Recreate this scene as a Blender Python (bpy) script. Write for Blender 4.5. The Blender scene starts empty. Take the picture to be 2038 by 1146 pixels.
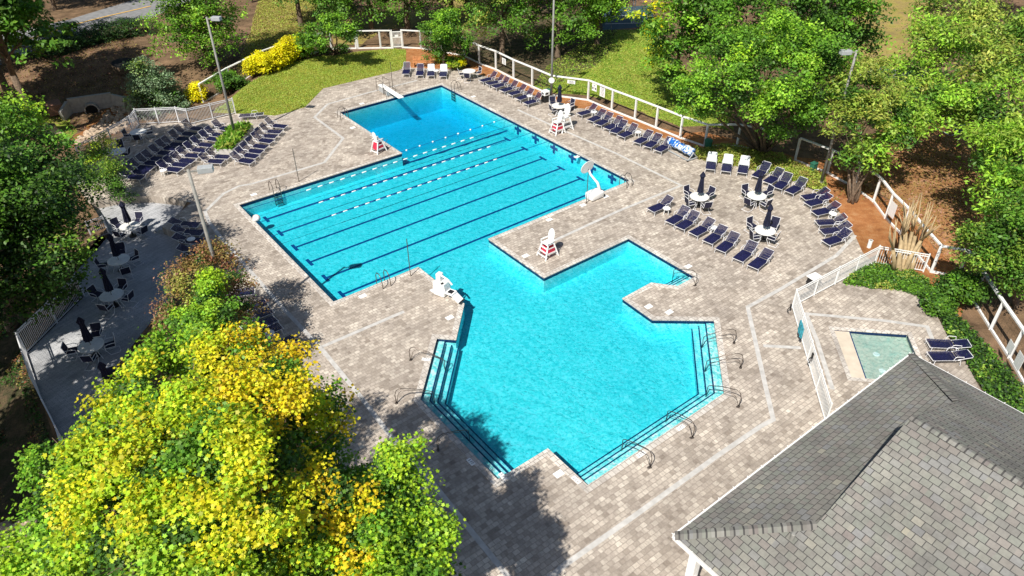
import bpy, bmesh, math, random
import numpy as np
from mathutils import Vector, Matrix
from mathutils.geometry import delaunay_2d_cdt
D2R = math.radians
S = bpy.context.scene
COL = S.collection

# ------------------------------------------------------------------ camera, sky, sun, exposure
PW, PH, F0 = 2038.0, 1146.0, 1460.0
CAMH, PITCH, ROLL = 24.0, D2R(35.83), D2R(-0.387)
_f = np.array([0, math.cos(PITCH), -math.sin(PITCH)]); _r0 = np.array([1., 0, 0]); _u0 = np.cross(_r0, _f)
_r = math.cos(ROLL)*_r0 + math.sin(ROLL)*_u0
_u = -math.sin(ROLL)*_r0 + math.cos(ROLL)*_u0
cd = bpy.data.cameras.new('camera'); cam = bpy.data.objects.new('camera', cd); COL.objects.link(cam)
cd.sensor_width = 36; cd.lens = 36*F0/PW; cd.clip_start = 0.1; cd.clip_end = 6000
cam.matrix_world = Matrix(((_r[0], _u[0], -_f[0], 0), (_r[1], _u[1], -_f[1], 0), (_r[2], _u[2], -_f[2], CAMH), (0, 0, 0, 1)))
S.camera = cam
SUN_EL, SUN_AZ = D2R(50.5), D2R(241)          # direction towards the sun, azimuth counted from +x
SKY_STR, SUN_STR = 0.060, 4.6
w = bpy.data.worlds.new('World'); S.world = w; w.use_nodes = True
nt = w.node_tree; bg = nt.nodes['Background']; sk = nt.nodes.new('ShaderNodeTexSky')
sk.sky_type = 'NISHITA'; sk.sun_disc = False; sk.sun_elevation = SUN_EL; sk.sun_rotation = math.pi/2 - SUN_AZ
nt.links.new(sk.outputs[0], bg.inputs[0]); bg.inputs[1].default_value = SKY_STR
sl = bpy.data.lights.new('sun', 'SUN'); so = bpy.data.objects.new('sun', sl); COL.objects.link(so)
sl.energy = SUN_STR; sl.angle = D2R(0.5); sl.color = (1, .95, .86)
sd = Vector((math.cos(SUN_EL)*math.cos(SUN_AZ), math.cos(SUN_EL)*math.sin(SUN_AZ), math.sin(SUN_EL)))
so.rotation_euler = sd.to_track_quat('Z', 'Y').to_euler()
so.location = (-30, -40, 60)
S.view_settings.view_transform = 'Standard'; S.view_settings.look = 'None'
S.view_settings.exposure = 0.45; S.view_settings.gamma = 1; S.view_settings.use_curve_mapping = False
S.render.engine = 'CYCLES'
S.cycles.max_bounces = 8; S.cycles.transparent_max_bounces = 12; S.cycles.volume_bounces = 0
S.cycles.caustics_reflective = False; S.cycles.caustics_refractive = False

# ------------------------------------------------------------------ photo -> place helpers
def ray(px, py):
    return _f*F0 + _r*(px-PW/2) - _u*(py-PH/2)
def G(px, py, z=0.0):
    d = ray(px, py); t = (z-CAMH)/d[2]
    return np.array([0, 0, CAMH]) + t*d
def g2(px, py, z=0.0):
    p = G(px, py, z); return (float(p[0]), float(p[1]))
YAW = D2R(37.76)
PU = np.array([math.cos(YAW), math.sin(YAW)]); PV = np.array([-PU[1], PU[0]])
PO = G(474.5, 407.8)[:2]
def UV(u, v):                                   # pool frame (metres) -> world
    p = PO + u*PU + v*PV; return (float(p[0]), float(p[1]))
def toUV(x, y):
    d = np.stack([np.asarray(x)-PO[0], np.asarray(y)-PO[1]], -1); return d@PU, d@PV
rnd = random.Random(5)

# ------------------------------------------------------------------ materials
MATS = {}
def newmat(name):
    m = bpy.data.materials.new(name); m.use_nodes = True; MATS[name] = m
    return m, m.node_tree.nodes, m.node_tree.links, m.node_tree.nodes['Principled BSDF']
def simple(name, col, rough=.6, metal=0, spec=.3, noise=.12, nscale=6, bump=0):
    m, N, L, b = newmat(name)
    b.inputs['Roughness'].default_value = rough; b.inputs['Metallic'].default_value = metal
    b.inputs['Specular IOR Level'].default_value = spec
    t = N.new('ShaderNodeTexCoord'); n = N.new('ShaderNodeTexNoise'); n.inputs['Scale'].default_value = nscale; n.inputs['Detail'].default_value = 5
    L.new(t.outputs['Object'], n.inputs['Vector'])
    r = N.new('ShaderNodeValToRGB'); r.color_ramp.elements[0].position = .3; r.color_ramp.elements[1].position = .7
    r.color_ramp.elements[0].color = (*[c*(1-noise) for c in col], 1); r.color_ramp.elements[1].color = (*[min(1, c*(1+noise)) for c in col], 1)
    L.new(n.outputs['Fac'], r.inputs[0]); L.new(r.outputs[0], b.inputs['Base Color'])
    if bump:
        bm_ = N.new('ShaderNodeBump'); bm_.inputs['Distance'].default_value = bump; bm_.inputs['Strength'].default_value = .6
        L.new(n.outputs['Fac'], bm_.inputs['Height']); L.new(bm_.outputs[0], b.inputs['Normal'])
    return m
def ramp(N, stops, interp='LINEAR'):
    r = N.new('ShaderNodeValToRGB'); cr = r.color_ramp; cr.interpolation = interp
    while len(cr.elements) > 1: cr.elements.remove(cr.elements[-1])
    cr.elements[0].position = stops[0][0]; cr.elements[0].color = (*stops[0][1], 1)
    for p, c in stops[1:]:
        e = cr.elements.new(p); e.color = (*c, 1)
    return r
def mix(N, L, a, b, fac, mode='MIX'):
    m = N.new('ShaderNodeMix'); m.data_type = 'RGBA'; m.blend_type = mode
    for s, v in ((0, fac), (6, a), (7, b)):
        if hasattr(v, 'is_output') or hasattr(v, 'links'): L.new(v, m.inputs[s])
        else: m.inputs[s].default_value = v if not isinstance(v, tuple) else (*v, 1)
    return m.outputs[2]
def noise(N, L, vec, scale, detail=4, rough=.55):
    n = N.new('ShaderNodeTexNoise'); n.inputs['Scale'].default_value = scale; n.inputs['Detail'].default_value = detail; n.inputs['Roughness'].default_value = rough
    L.new(vec, n.inputs['Vector']); return n.outputs['Fac']
def mapping(N, L, rot=0, scale=(1, 1, 1), src='Object'):
    t = N.new('ShaderNodeTexCoord'); mp = N.new('ShaderNodeMapping')
    mp.inputs['Rotation'].default_value = (0, 0, rot); mp.inputs['Scale'].default_value = scale
    L.new(t.outputs[src], mp.inputs['Vector']); return mp.outputs[0]
def brick(N, L, vec, bw, rh, mortar, c1=(0, 0, 0), c2=(1, 1, 1), off=.5, msmooth=.1):
    b = N.new('ShaderNodeTexBrick'); b.inputs['Scale'].default_value = 1
    b.inputs['Brick Width'].default_value = bw; b.inputs['Row Height'].default_value = rh
    b.inputs['Mortar Size'].default_value = mortar; b.inputs['Mortar Smooth'].default_value = msmooth
    b.inputs['Color1'].default_value = (*c1, 1); b.inputs['Color2'].default_value = (*c2, 1); b.inputs['Mortar'].default_value = (.5, .5, .5, 1)
    b.offset = off; L.new(vec, b.inputs['Vector']); return b
def paver_mat(name, stops, bw, rh, rot, mortar_col, src='Object', dirt=.35):
    m, N, L, b = newmat(name)
    v = mapping(N, L, rot, src=src)
    a = brick(N, L, v, bw, rh, .010)
    c = brick(N, L, mapping(N, L, rot, (1, 1, 1), src), bw*2, rh*2, .0)
    r = ramp(N, stops)
    mx = N.new('ShaderNodeMix'); mx.data_type = 'FLOAT'; mx.inputs[0].default_value = .38
    L.new(a.outputs['Color'], mx.inputs[2]); L.new(c.outputs['Color'], mx.inputs[3]); L.new(mx.outputs[0], r.inputs[0])
    w1 = noise(N, L, v, .35, 3); rr = ramp(N, [(.35, (.80, .79, .79)), (.65, (1.08, 1.07, 1.06))]); L.new(w1, rr.inputs[0])
    w3 = noise(N, L, v, 1.3, 6, .7); r4 = ramp(N, [(.3, (.84, .83, .83)), (.5, (1, 1, 1)), (.72, (1.07, 1.06, 1.05))]); L.new(w3, r4.inputs[0])
    w2 = noise(N, L, v, 9, 5, .7); r2 = ramp(N, [(.3, (1-dirt, 1-dirt, 1-dirt)), (.6, (1.05, 1.05, 1.05))]); L.new(w2, r2.inputs[0])
    col = mix(N, L, r.outputs[0], rr.outputs[0], 1.0, 'MULTIPLY'); col = mix(N, L, col, r4.outputs[0], 1.0, 'MULTIPLY'); col = mix(N, L, col, r2.outputs[0], .7, 'MULTIPLY')
    col = mix(N, L, col, mortar_col, a.outputs['Fac'])
    L.new(col, b.inputs['Base Color']); b.inputs['Roughness'].default_value = .85; b.inputs['Specular IOR Level'].default_value = .15
    bp = N.new('ShaderNodeBump'); bp.invert = True; bp.inputs['Distance'].default_value = .02; bp.inputs['Strength'].default_value = .8
    L.new(a.outputs['Fac'], bp.inputs['Height']); L.new(bp.outputs[0], b.inputs['Normal'])
    return m
paver_mat('pavers', [(0, (.29, .245, .205)), (.25, (.385, .335, .285)), (.5, (.48, .42, .362)), (.75, (.56, .50, .43)), (1, (.70, .635, .55))], .27, .21, -YAW, (.33, .285, .245))
paver_mat('terrace_pavers', [(0, (.42, .43, .445)), (.5, (.51, .52, .54)), (1, (.60, .61, .63))], .42, .10, -YAW-.3, (.26, .275, .30), dirt=.3)
paver_mat('coping', [(0, (.48, .44, .40)), (.5, (.60, .56, .51)), (1, (.74, .70, .65))], .25, .30, -YAW, (.3, .26, .23), dirt=.2)
paver_mat('roof_shingle', [(0, (.215, .19, .18)), (.18, (.205, .205, .19)), (.36, (.24, .222, .205)), (.5, (.215, .225, .20)), (.64, (.25, .248, .22)), (.8, (.225, .228, .228)), (1, (.345, .33, .265))], .33, .24, 0, (.075, .072, .07), src='UV', dirt=.18)
_b = MATS['roof_shingle'].node_tree
for n in _b.nodes:
    if n.type == 'TEX_BRICK' and n.inputs['Mortar Size'].default_value > 0: n.inputs['Mortar Size'].default_value = .012
simple('band_concrete', (.50, .485, .465), .8, nscale=3, noise=.18)
simple('concrete', (.40, .38, .35), .85, nscale=4, noise=.2, bump=.01)
simple('white_paint', (.80, .80, .79), .45, noise=.05)
simple('white_plastic', (.86, .86, .85), .35, noise=.03)
simple('white_metal', (.74, .74, .76), .35, noise=.04)
simple('rail_metal', (.17, .14, .12), .3, metal=.7, noise=.2)
simple('grey_pole', (.26, .255, .235), .6, noise=.15)
simple('lamp_housing', (.38, .40, .41), .5, noise=.1)
simple('navy_strap', (.012, .013, .058), .5, noise=.35, nscale=10)
simple('navy_sling', (.018, .019, .045), .6, noise=.3, nscale=10)
simple('navy_canvas', (.012, .014, .035), .8, noise=.4, nscale=8)
simple('pale_strap', (.62, .68, .72), .5, noise=.06)
simple('table_top', (.76, .75, .72), .4, noise=.08)
simple('red_cloth', (.62, .03, .07), .7, noise=.2)
simple('black_plastic', (.02, .02, .022), .4)
simple('green_plastic', (.03, .14, .09), .45, noise=.1)
simple('bark', (.16, .115, .08), .9, noise=.45, nscale=8, bump=.03)
simple('myrtle_bark', (.40, .30, .17), .75, noise=.25, nscale=5)
simple('dark_tile', (.008, .03, .10), .25, noise=.3, nscale=12)
simple('step_tile', (.004, .035, .13), .3, noise=.2, nscale=12)
simple('lane_tile', (.01, .075, .26), .4, noise=.1)
simple('orange_bench', (.50, .22, .09), .6, noise=.2)
simple('rock', (.44, .34, .25), .9, noise=.4, nscale=3, bump=.05)
simple('brick_red', (.30, .15, .10), .85, noise=.35, nscale=12)
simple('flat_black', (.01, .01, .01), .9)
simple('siding', (.78, .77, .74), .6, noise=.04)
simple('glass_dark', (.01, .012, .02), .1, spec=.6)
simple('asphalt', (.22, .22, .225), .9, noise=.2, nscale=2)
simple('court', (.045, .085, .11), .8, noise=.12, nscale=1)
simple('yellow_line', (.60, .38, .12), .7)
simple('white_line', (.7, .7, .68), .7)
simple('pale_blue_panel', (.42, .55, .72), .5, noise=.05)
simple('soil', (.10, .07, .045), .95, noise=.4, nscale=5)
# plaster, pool water
simple('plaster', (.62, .88, .90), .6, noise=.04, nscale=2)
simple('step_plaster', (.74, .86, .92), .6, noise=.04, nscale=3)
simple('wade_plaster', (.56, .58, .50), .7, noise=.08, nscale=3)
simple('teal_cloth', (.05, .30, .38), .8, noise=.3)
simple('beach_plaster', (.60, .52, .42), .75, noise=.12, nscale=2)
def water_mat(name, absorb, dens, fine, tint, amp=1.0):
    m, N, L, b = newmat(name)
    out = N['Material Output']; N.remove(b)
    v = mapping(N, L)
    tr = N.new('ShaderNodeBsdfTransparent'); gl = N.new('ShaderNodeBsdfGlossy'); gl.inputs['Roughness'].default_value = .08
    n1 = N.new('ShaderNodeTexNoise'); n1.inputs['Scale'].default_value = fine; n1.inputs['Detail'].default_value = 3; n1.inputs['Distortion'].default_value = 1.2; n1.inputs['Roughness'].default_value = .65; L.new(v, n1.inputs['Vector'])
    n2 = noise(N, L, v, .25, 3)
    r = ramp(N, [(.34, (tint[0]*(1-.75*amp*amp), tint[1]*(1-.28*amp*amp), tint[2]*(1-.22*amp*amp))), (.48, tint), (.62, (min(1, tint[0]*1.9+.1), 1, 1))]); L.new(n1.outputs['Fac'], r.inputs[0])  # noise tints the surface: ripple light and shade put into its colour
    r2 = ramp(N, [(.3, (.88, .95, .97)), (.7, (1, 1, 1))]); L.new(n2, r2.inputs[0])
    L.new(mix(N, L, r.outputs[0], r2.outputs[0], 1.0, 'MULTIPLY'), tr.inputs[0])
    bp = N.new('ShaderNodeBump'); bp.inputs['Distance'].default_value = .05; bp.inputs['Strength'].default_value = .5
    L.new(n1.outputs['Fac'], bp.inputs['Height']); L.new(bp.outputs[0], gl.inputs['Normal'])
    fr = N.new('ShaderNodeFresnel'); fr.inputs[0].default_value = 1.33; L.new(bp.outputs[0], fr.inputs['Normal'])
    ms = N.new('ShaderNodeMixShader'); L.new(fr.outputs[0], ms.inputs[0]); L.new(tr.outputs[0], ms.inputs[1]); L.new(gl.outputs[0], ms.inputs[2])
    L.new(ms.outputs[0], out.inputs['Surface'])
    va = N.new('ShaderNodeVolumeAbsorption'); va.inputs['Color'].default_value = (*absorb, 1); va.inputs['Density'].default_value = dens
    L.new(va.outputs[0], out.inputs['Volume'])
    return m
water_mat('water', (.0, .86, .955), .76, 4.2, (.60, .945, .915), .78)
water_mat('wading_water', (.3, .85, .85), .35, 5.0, (.93, .98, .97), .5)
# ground materials
def ground_mat(name, cols, scale, fine=18, bump=.04, big=.15):
    m, N, L, b = newmat(name)
    v = mapping(N, L)
    a = noise(N, L, v, scale, 6, .62); r = ramp(N, cols); L.new(a, r.inputs[0])
    f = noise(N, L, v, fine, 6, .75); r2 = ramp(N, [(.3, (.55, .55, .55)), (.55, (1, 1, 1)), (.75, (1.35, 1.3, 1.2))]); L.new(f, r2.inputs[0])
    c = mix(N, L, r.outputs[0], r2.outputs[0], .9, 'MULTIPLY')
    g = noise(N, L, v, big, 2); r3 = ramp(N, [(.35, (.82, .84, .8)), (.65, (1.12, 1.1, 1.1))]); L.new(g, r3.inputs[0])
    c = mix(N, L, c, r3.outputs[0], 1.0, 'MULTIPLY')
    L.new(c, b.inputs['Base Color']); b.inputs['Roughness'].default_value = .95; b.inputs['Specular IOR Level'].default_value = .1
    bp = N.new('ShaderNodeBump'); bp.inputs['Distance'].default_value = bump; bp.inputs['Strength'].default_value = 1
    L.new(f, bp.inputs['Height']); L.new(bp.outputs[0], b.inputs['Normal'])
    return m
ground_mat('leaf_litter', [(.3, (.10, .065, .04)), (.5, (.20, .13, .08)), (.65, (.28, .18, .11)), (.8, (.13, .12, .05))], .9, 14, .06)
ground_mat('lawn_grass', [(.3, (.22, .26, .03)), (.5, (.31, .32, .045)), (.7, (.40, .36, .07))], .5, 12, .05)
ground_mat('field_grass', [(.3, (.20, .22, .04)), (.45, (.36, .29, .09)), (.6, (.30, .22, .10)), (.75, (.22, .26, .05))], .8, 12, .05)
ground_mat('green_grass', [(.3, (.17, .28, .035)), (.5, (.28, .34, .05)), (.7, (.40, .37, .10))], .4, 12, .05)
ground_mat('mulch', [(.3, (.28, .11, .045)), (.5, (.42, .18, .07)), (.7, (.50, .27, .13))], 1.5, 20, .05)
ground_mat('mulch_litter', [(.3, (.26, .13, .06)), (.5, (.44, .23, .10)), (.7, (.55, .34, .19))], 1.2, 14, .06)
ground_mat('dark_turf_shade', [(.3, (.05, .07, .025)), (.48, (.10, .085, .05)), (.6, (.17, .12, .075)), (.75, (.09, .12, .035))], 1.6, 11, .10)  # dark turf; under the trees behind the fence it stands for their shade
# foliage: colour of each leaf is stored on the leaf
def leaf_mat(name, trans=.30, rough=.55):
    m, N, L, b = newmat(name)
    a = N.new('ShaderNodeAttribute'); a.attribute_name = 'Col'
    L.new(a.outputs['Color'], b.inputs['Base Color']); b.inputs['Roughness'].default_value = .5; b.inputs['Specular IOR Level'].default_value = .35
    t = N.new('ShaderNodeBsdfTranslucent'); L.new(a.outputs['Color'], t.inputs['Color'])
    ms = N.new('ShaderNodeMixShader'); ms.inputs[0].default_value = trans
    L.new(b.outputs[0], ms.inputs[1]); L.new(t.outputs[0], ms.inputs[2]); L.new(ms.outputs[0], N['Material Output'].inputs['Surface'])
leaf_mat('leaf')
# blue and white reel cover
m, N, L, b = newmat('reel_cover')
v = mapping(N, L, 0, (1, 1, 1)); n1 = N.new('ShaderNodeTexNoise'); n1.inputs['Scale'].default_value = 2.2; n1.inputs['Distortion'].default_value = 2.5; L.new(v, n1.inputs['Vector'])
r = ramp(N, [(.40, (.01, .10, .42)), (.485, (.03, .22, .62)), (.52, (.75, .82, .86))]); L.new(n1.outputs['Fac'], r.inputs[0]); L.new(r.outputs[0], b.inputs['Base Color'])

# ------------------------------------------------------------------ object helpers
def link(o, parent=None):
    COL.objects.link(o)
    if parent is not None: o.parent = parent
    return o
def tag(o, label=None, cat=None, group=None, kind=None):
    if label: o['label'] = label
    if cat: o['category'] = cat
    if group: o['group'] = group
    if kind: o['kind'] = kind
    return o
def thing(name, loc, rz=0.0, label=None, cat=None, group=None):
    o = bpy.data.objects.new(name, None); o.empty_display_size = .3; link(o)
    o.location = loc; o.rotation_euler = (0, 0, rz)
    return tag(o, label, cat, group)
class MB:
    def __init__(s): s.bm = bmesh.new()
    def box(s, c, d, rz=0, rot=None, bev=0):
        r = bmesh.ops.create_cube(s.bm, size=1); vs = r['verts']
        M = Matrix.Translation(c) @ (rot if rot is not None else Matrix.Rotation(rz, 4, 'Z')) @ Matrix.Diagonal((*d, 1))
        bmesh.ops.transform(s.bm, matrix=M, verts=vs)
        if bev:
            es = list({e for v_ in vs for e in v_.link_edges}); bmesh.ops.bevel(s.bm, geom=es, offset=bev, segments=2, affect='EDGES', profile=.5)
        return s
    def bar(s, a, b, wd, th):
        a = Vector(a); b = Vector(b); d = b-a
        q = d.to_track_quat('X', 'Z').to_matrix().to_4x4()
        return s.box((a+b)/2, (d.length, wd, th), rot=q)
    def tube(s, pts, r, n=7, r2=None, cap=True):
        pts = [Vector(p) for p in pts]; rings = []; k = len(pts)
        prev = None
        for i, p in enumerate(pts):
            t = (pts[min(i+1, k-1)]-pts[max(i-1, 0)])
            if t.length < 1e-6: t = Vector((0, 0, 1))
            t.normalize()
            if prev is None:
                x = t.orthogonal().normalized()
            else:
                x = (prev - t*prev.dot(t))
                x = x.normalized() if x.length > 1e-5 else t.orthogonal().normalized()
            prev = x; y = t.cross(x)
            rr = r if r2 is None else r+(r2-r)*i/max(1, k-1)
            if isinstance(r, (list, tuple)): rr = r[i]
            rings.append([s.bm.verts.new(p+(x*math.cos(2*math.pi*j/n)+y*math.sin(2*math.pi*j/n))*rr) for j in range(n)])
        for a, b in zip(rings, rings[1:]):
            for j in range(n): s.bm.faces.new((a[j], a[(j+1) % n], b[(j+1) % n], b[j]))
        if cap:
            s.bm.faces.new(rings[0][::-1]); s.bm.faces.new(rings[-1])
        return s
    def lathe(s, prof, c=(0, 0, 0), n=20, sx=1, sy=1, wav=0, wn=8):
        rings = []
        for r, z in prof:
            rings.append([s.bm.verts.new((c[0]+sx*r*(1+wav*math.cos(wn*2*math.pi*j/n))*math.cos(2*math.pi*j/n), c[1]+sy*r*(1+wav*math.cos(wn*2*math.pi*j/n))*math.sin(2*math.pi*j/n), c[2]+z)) for j in range(n)])
        for a, b in zip(rings, rings[1:]):
            for j in range(n): s.bm.faces.new((a[j], a[(j+1) % n], b[(j+1) % n], b[j]))
        s.bm.faces.new(rings[0][::-1]); s.bm.faces.new(rings[-1])
        return s
    def prism(s, pts, z0, z1):
        lo = [s.bm.verts.new((p[0], p[1], z0)) for p in pts]; hi = [s.bm.verts.new((p[0], p[1], z1)) for p in pts]
        n = len(pts)
        try:
            s.bm.faces.new(hi); s.bm.faces.new(lo[::-1])
        except Exception: pass
        for i in range(n): s.bm.faces.new((lo[i], lo[(i+1) % n], hi[(i+1) % n], hi[i]))
        return s
    def build(s, name, mat, parent=None, smooth=False, loc=None):
        bmesh.ops.recalc_face_normals(s.bm, faces=s.bm.faces[:])
        me = bpy.data.meshes.new(name); s.bm.to_mesh(me); s.bm.free()
        me.materials.append(MATS[mat])
        if smooth:
            me.polygons.foreach_set('use_smooth', [True]*len(me.polygons))
        o = bpy.data.objects.new(name, me); link(o, parent)
        if loc is not None: o.location = loc
        return o
def copy_tree(o, parent=None):
    c = o.copy(); COL.objects.link(c)
    if parent is not None: c.parent = parent
    for ch in list(o.children): copy_tree(ch, c)
    return c
def put(src, used, loc, rz, label, cat, group):
    o = src if not used else copy_tree(src)
    o.location = loc; o.rotation_euler = (0, 0, rz)
    tag(o, label, cat, group); return o
ORD = ['first', 'second', 'third', 'fourth', 'fifth', 'sixth', 'seventh', 'eighth', 'ninth', 'tenth', 'eleventh', 'twelfth', 'thirteenth', 'fourteenth']
def mesh_np(name, V, Fs, nper, mat, parent=None, cols=None):
    me = bpy.data.meshes.new(name); nv = len(V); nf = len(Fs)//nper
    me.vertices.add(nv); me.vertices.foreach_set('co', np.ascontiguousarray(V, dtype=np.float32).ravel())
    me.loops.add(len(Fs)); me.loops.foreach_set('vertex_index', np.ascontiguousarray(Fs, dtype=np.int32))
    me.polygons.add(nf); me.polygons.foreach_set('loop_start', np.arange(0, nf*nper, nper, dtype=np.int32))
    me.update(calc_edges=True)
    if cols is not None:
        a = me.color_attributes.new('Col', 'FLOAT_COLOR', 'POINT'); c4 = np.ones((nv, 4), np.float32); c4[:, :3] = cols
        a.data.foreach_set('color', c4.ravel())
    me.materials.append(MATS[mat])
    o = bpy.data.objects.new(name, me); link(o, parent); return o

# ------------------------------------------------------------------ terrain and zones
def smooth(t): t = np.clip(t, 0, 1); return t*t*(3-2*t)
PL = [g2(640, 20), g2(440, 205), g2(277, 238), g2(165, 312), g2(150, 400), g2(135, 540), g2(45, 695), g2(118, 890), g2(160, 1010), (-14, 2), (-14, -60)]
def th(x, y):
    x = np.atleast_1d(np.asarray(x, float)); y = np.atleast_1d(np.asarray(y, float))
    best = np.full(x.shape, 1e9); sg = np.zeros(x.shape)
    for (ax, ay), (bx, by) in zip(PL, PL[1:]):
        dx, dy = bx-ax, by-ay; l2 = dx*dx+dy*dy
        t = np.clip(((x-ax)*dx+(y-ay)*dy)/l2, 0, 1)
        d = np.hypot(x-ax-t*dx, y-ay-t*dy); cr = dx*(y-ay)-dy*(x-ax)
        m = d < best; best = np.where(m, d, best); sg = np.where(m, np.where(cr < 0, 1, -1), sg)
    d = best*sg
    z = -1.7*smooth((d+1.0)/3.2)*(1-smooth((y-64)/9.0))
    cx, cy = g2(205, 235, -1.7)
    z = z - .7*np.exp(-(((x-cx)/4.)**2+((y-cy)/3.)**2))*(d > 0)
    z = z + .12*np.sin(x*.31+1)*np.sin(y*.27)*smooth((np.hypot(x+2, y-40)-42)/10)
    return z
def gt(px, py):
    z = 0.0
    for _ in range(12):
        p = G(px, py, z); z = float(th(p[0], p[1])[0])
    p = G(px, py, z); return (float(p[0]), float(p[1]), z)

POOL = [(0, 0), (12.6, 0), (12.6, 10.1), (22.85, 10.1), (22.85, -13.8), (10.5, -13.8), (10.5, -19.1), (17.3, -19.1), (17.3, -24.4), (15.8, -24.4), (14.9, -23.25), (12.6, -23.3), (12.5, -25.6), (15.0, -27.65), (11.05, -31.5), (2.4, -31.5), (2.4, -29.0), (-.3, -29.0), (-.3, -23.05), (2.75, -19.8), (3.45, -20.5), (5.5, -18.3), (5.45, -13.75), (0, -13.75)]
POOLW = [UV(*p) for p in POOL]
WADE = [g2(1658, 655), g2(1807, 665), g2(1849, 764), g2(1694, 752)]
TERR = [g2(*p, -.5) for p in [(176, 404), (240, 388), (300, 384), (354, 388), (385, 400), (360, 440), (352, 470), (372, 520), (352, 600), (286, 680), (215, 775), (190, 870), (180, 1000), (134, 893), (82, 790), (54, 703), (168, 589), (146, 545), (190, 500), (217, 467)]]
DECK = [g2(*p) for p in [(160, 322), (225, 287), (262, 262), (277, 247), (357, 244), (378, 247), (469, 226), (500, 226), (547, 230), (573, 224), (607, 213), (643, 176), (668, 170), (793, 140), (806, 134), (860, 136), (930, 138), (955, 148), (985, 157), (1040, 178), (1082, 201), (1110, 202), (1146, 215), (1185, 217), (1240, 241), (1327, 277), (1375, 293), (1388, 314), (1430, 324), (1469, 328), (1520, 338), (1570, 352), (1604, 368), (1632, 384), (1656, 408), (1686, 437), (1699, 463), (1717, 502), (1738, 523), (1679, 563), (1740, 573), (1793, 576), (1827, 589), (1856, 615), (1869, 636), (1885, 667), (1925, 725), (1960, 790)]] + \
       [(30, 20), (30, -12), (-6, -12), (-6.5, 12), (-7, 16), (-7.5, 20)] + [g2(*p) for p in [(610, 830), (570, 740), (520, 660), (462, 585), (440, 550), (385, 505), (345, 462), (322, 452), (381, 403), (352, 396), (300, 390), (240, 392), (178, 405), (148, 360)]]
LAWN = [g2(*p) for p in [(419, 203), (450, 186), (500, 162), (552, 137), (600, 118), (626, 112), (670, 110), (717, 102), (788, 97), (808, 99), (808, 132), (793, 140), (668, 170), (643, 176), (607, 213), (573, 224), (547, 230), (500, 226), (469, 226)]]
MULCH2 = [g2(*p) for p in [(1650, 320), (1760, 255), (1880, 240), (1950, 300), (1975, 420), (1960, 560), (1935, 600), (1905, 545), (1850, 480), (1800, 420), (1740, 380)]]
MULCH1 = [g2(*p) for p in [(788, 97), (842, 96), (924, 111), (954, 126), (987, 138), (1022, 156), (1060, 173), (1097, 189), (1170, 199), (1217, 219), (1263, 237), (1305, 252), (1353, 264), (1402, 262), (1466, 278), (1530, 300), (1582, 312), (1650, 320), (1740, 380), (1800, 420), (1850, 480), (1905, 545), (1935, 600), (1900, 640), (1860, 600), (1800, 590), (1715, 520), (1640, 400), (1500, 345), (1380, 325), (1100, 215), (950, 155), (806, 150)]]
COVER1 = [g2(*p) for p in [(1378, 296), (1402, 298), (1440, 290), (1500, 300), (1560, 312), (1600, 335), (1640, 352), (1645, 378), (1632, 386), (1600, 372), (1560, 355), (1480, 335), (1388, 318)]]
COVER2 = [g2(*p) for p in [(1676, 566), (1700, 540), (1738, 527), (1770, 532), (1808, 538), (1845, 560), (1860, 590), (1850, 610), (1827, 592), (1793, 579), (1740, 576)]]
COVER3 = [g2(*p) for p in [(1856, 605), (1885, 615), (1935, 660), (1975, 705), (2030, 770), (2100, 860), (2060, 900), (1970, 800), (1925, 730), (1885, 670)]]
FIELD = [g2(*p) for p in [(455, 165), (480, 110), (500, 60), (520, -20), (560, -25), (640, 0), (640, 40), (600, 70), (560, 85), (500, 115)]]
FIELD2 = [g2(*p) for p in [(712, 94), (760, 60), (860, 50), (930, 60), (1000, -10), (920, -40), (880, 20), (700, 30), (660, 60), (660, 100)]]
GREEN2 = [g2(*p) for p in [(1060, 172), (1090, 130), (1200, 60), (1300, 60), (1340, 120), (1420, 180), (1460, 262), (1402, 250), (1353, 252), (1305, 234), (1217, 200), (1170, 190), (1110, 186)]]
GREEN3 = [g2(*p) for p in [(1715, 140), (1700, 60), (1720, -30), (1860, -40), (1850, 40), (1830, 100), (1790, 145)]]
ROAD = [g2(*p) for p in [(-500, 250), (-60, 143), (21, 117), (168, 62), (311, 29), (520, -55), (500, -85), (300, -12), (136, 41), (26, 63), (-60, 85), (-500, 180)]]
SHADEF = [g2(*p) for p in [(925, 110), (940, 40), (1100, 10), (1230, 50), (1215, 100), (1190, 128), (1110, 165), (1090, 178), (1022, 152), (985, 134)]]  # dark ground laid where tree shade falls, shade put into its colour
PATH = [g2(*p) for p in [(450, 165), (500, 122), (560, 88), (600, 62), (618, 66), (575, 100), (505, 135), (460, 172)]]
PATH2 = [g2(*p) for p in [(1700, 146), (1760, 132), (1860, 150), (1850, 170), (1740, 160)]]
COURT1 = [g2(*p) for p in [(1835, 238), (1915, 235), (1945, 262), (1888, 274)]]
COURT2 = [g2(*p) for p in [(1195, 18), (1300, 10), (1300, 52), (1200, 60)]]
CREEK = [g2(*p, -2.0) for p in [(140, 285), (175, 240), (215, 215), (262, 195), (275, 225), (240, 262), (190, 290), (150, 300)]]
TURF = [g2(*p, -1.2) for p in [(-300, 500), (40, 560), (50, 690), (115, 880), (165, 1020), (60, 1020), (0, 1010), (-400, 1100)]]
LITTER = [g2(*p, -1.) for p in [(-50, 1080), (0, 1030), (80, 1020), (100, 1130), (60, 1250), (-60, 1250)]]
GREENL = [g2(*p, -1.6) for p in [(62, 262), (70, 235), (100, 218), (130, 222), (148, 245), (140, 270), (105, 285)]]
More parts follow.
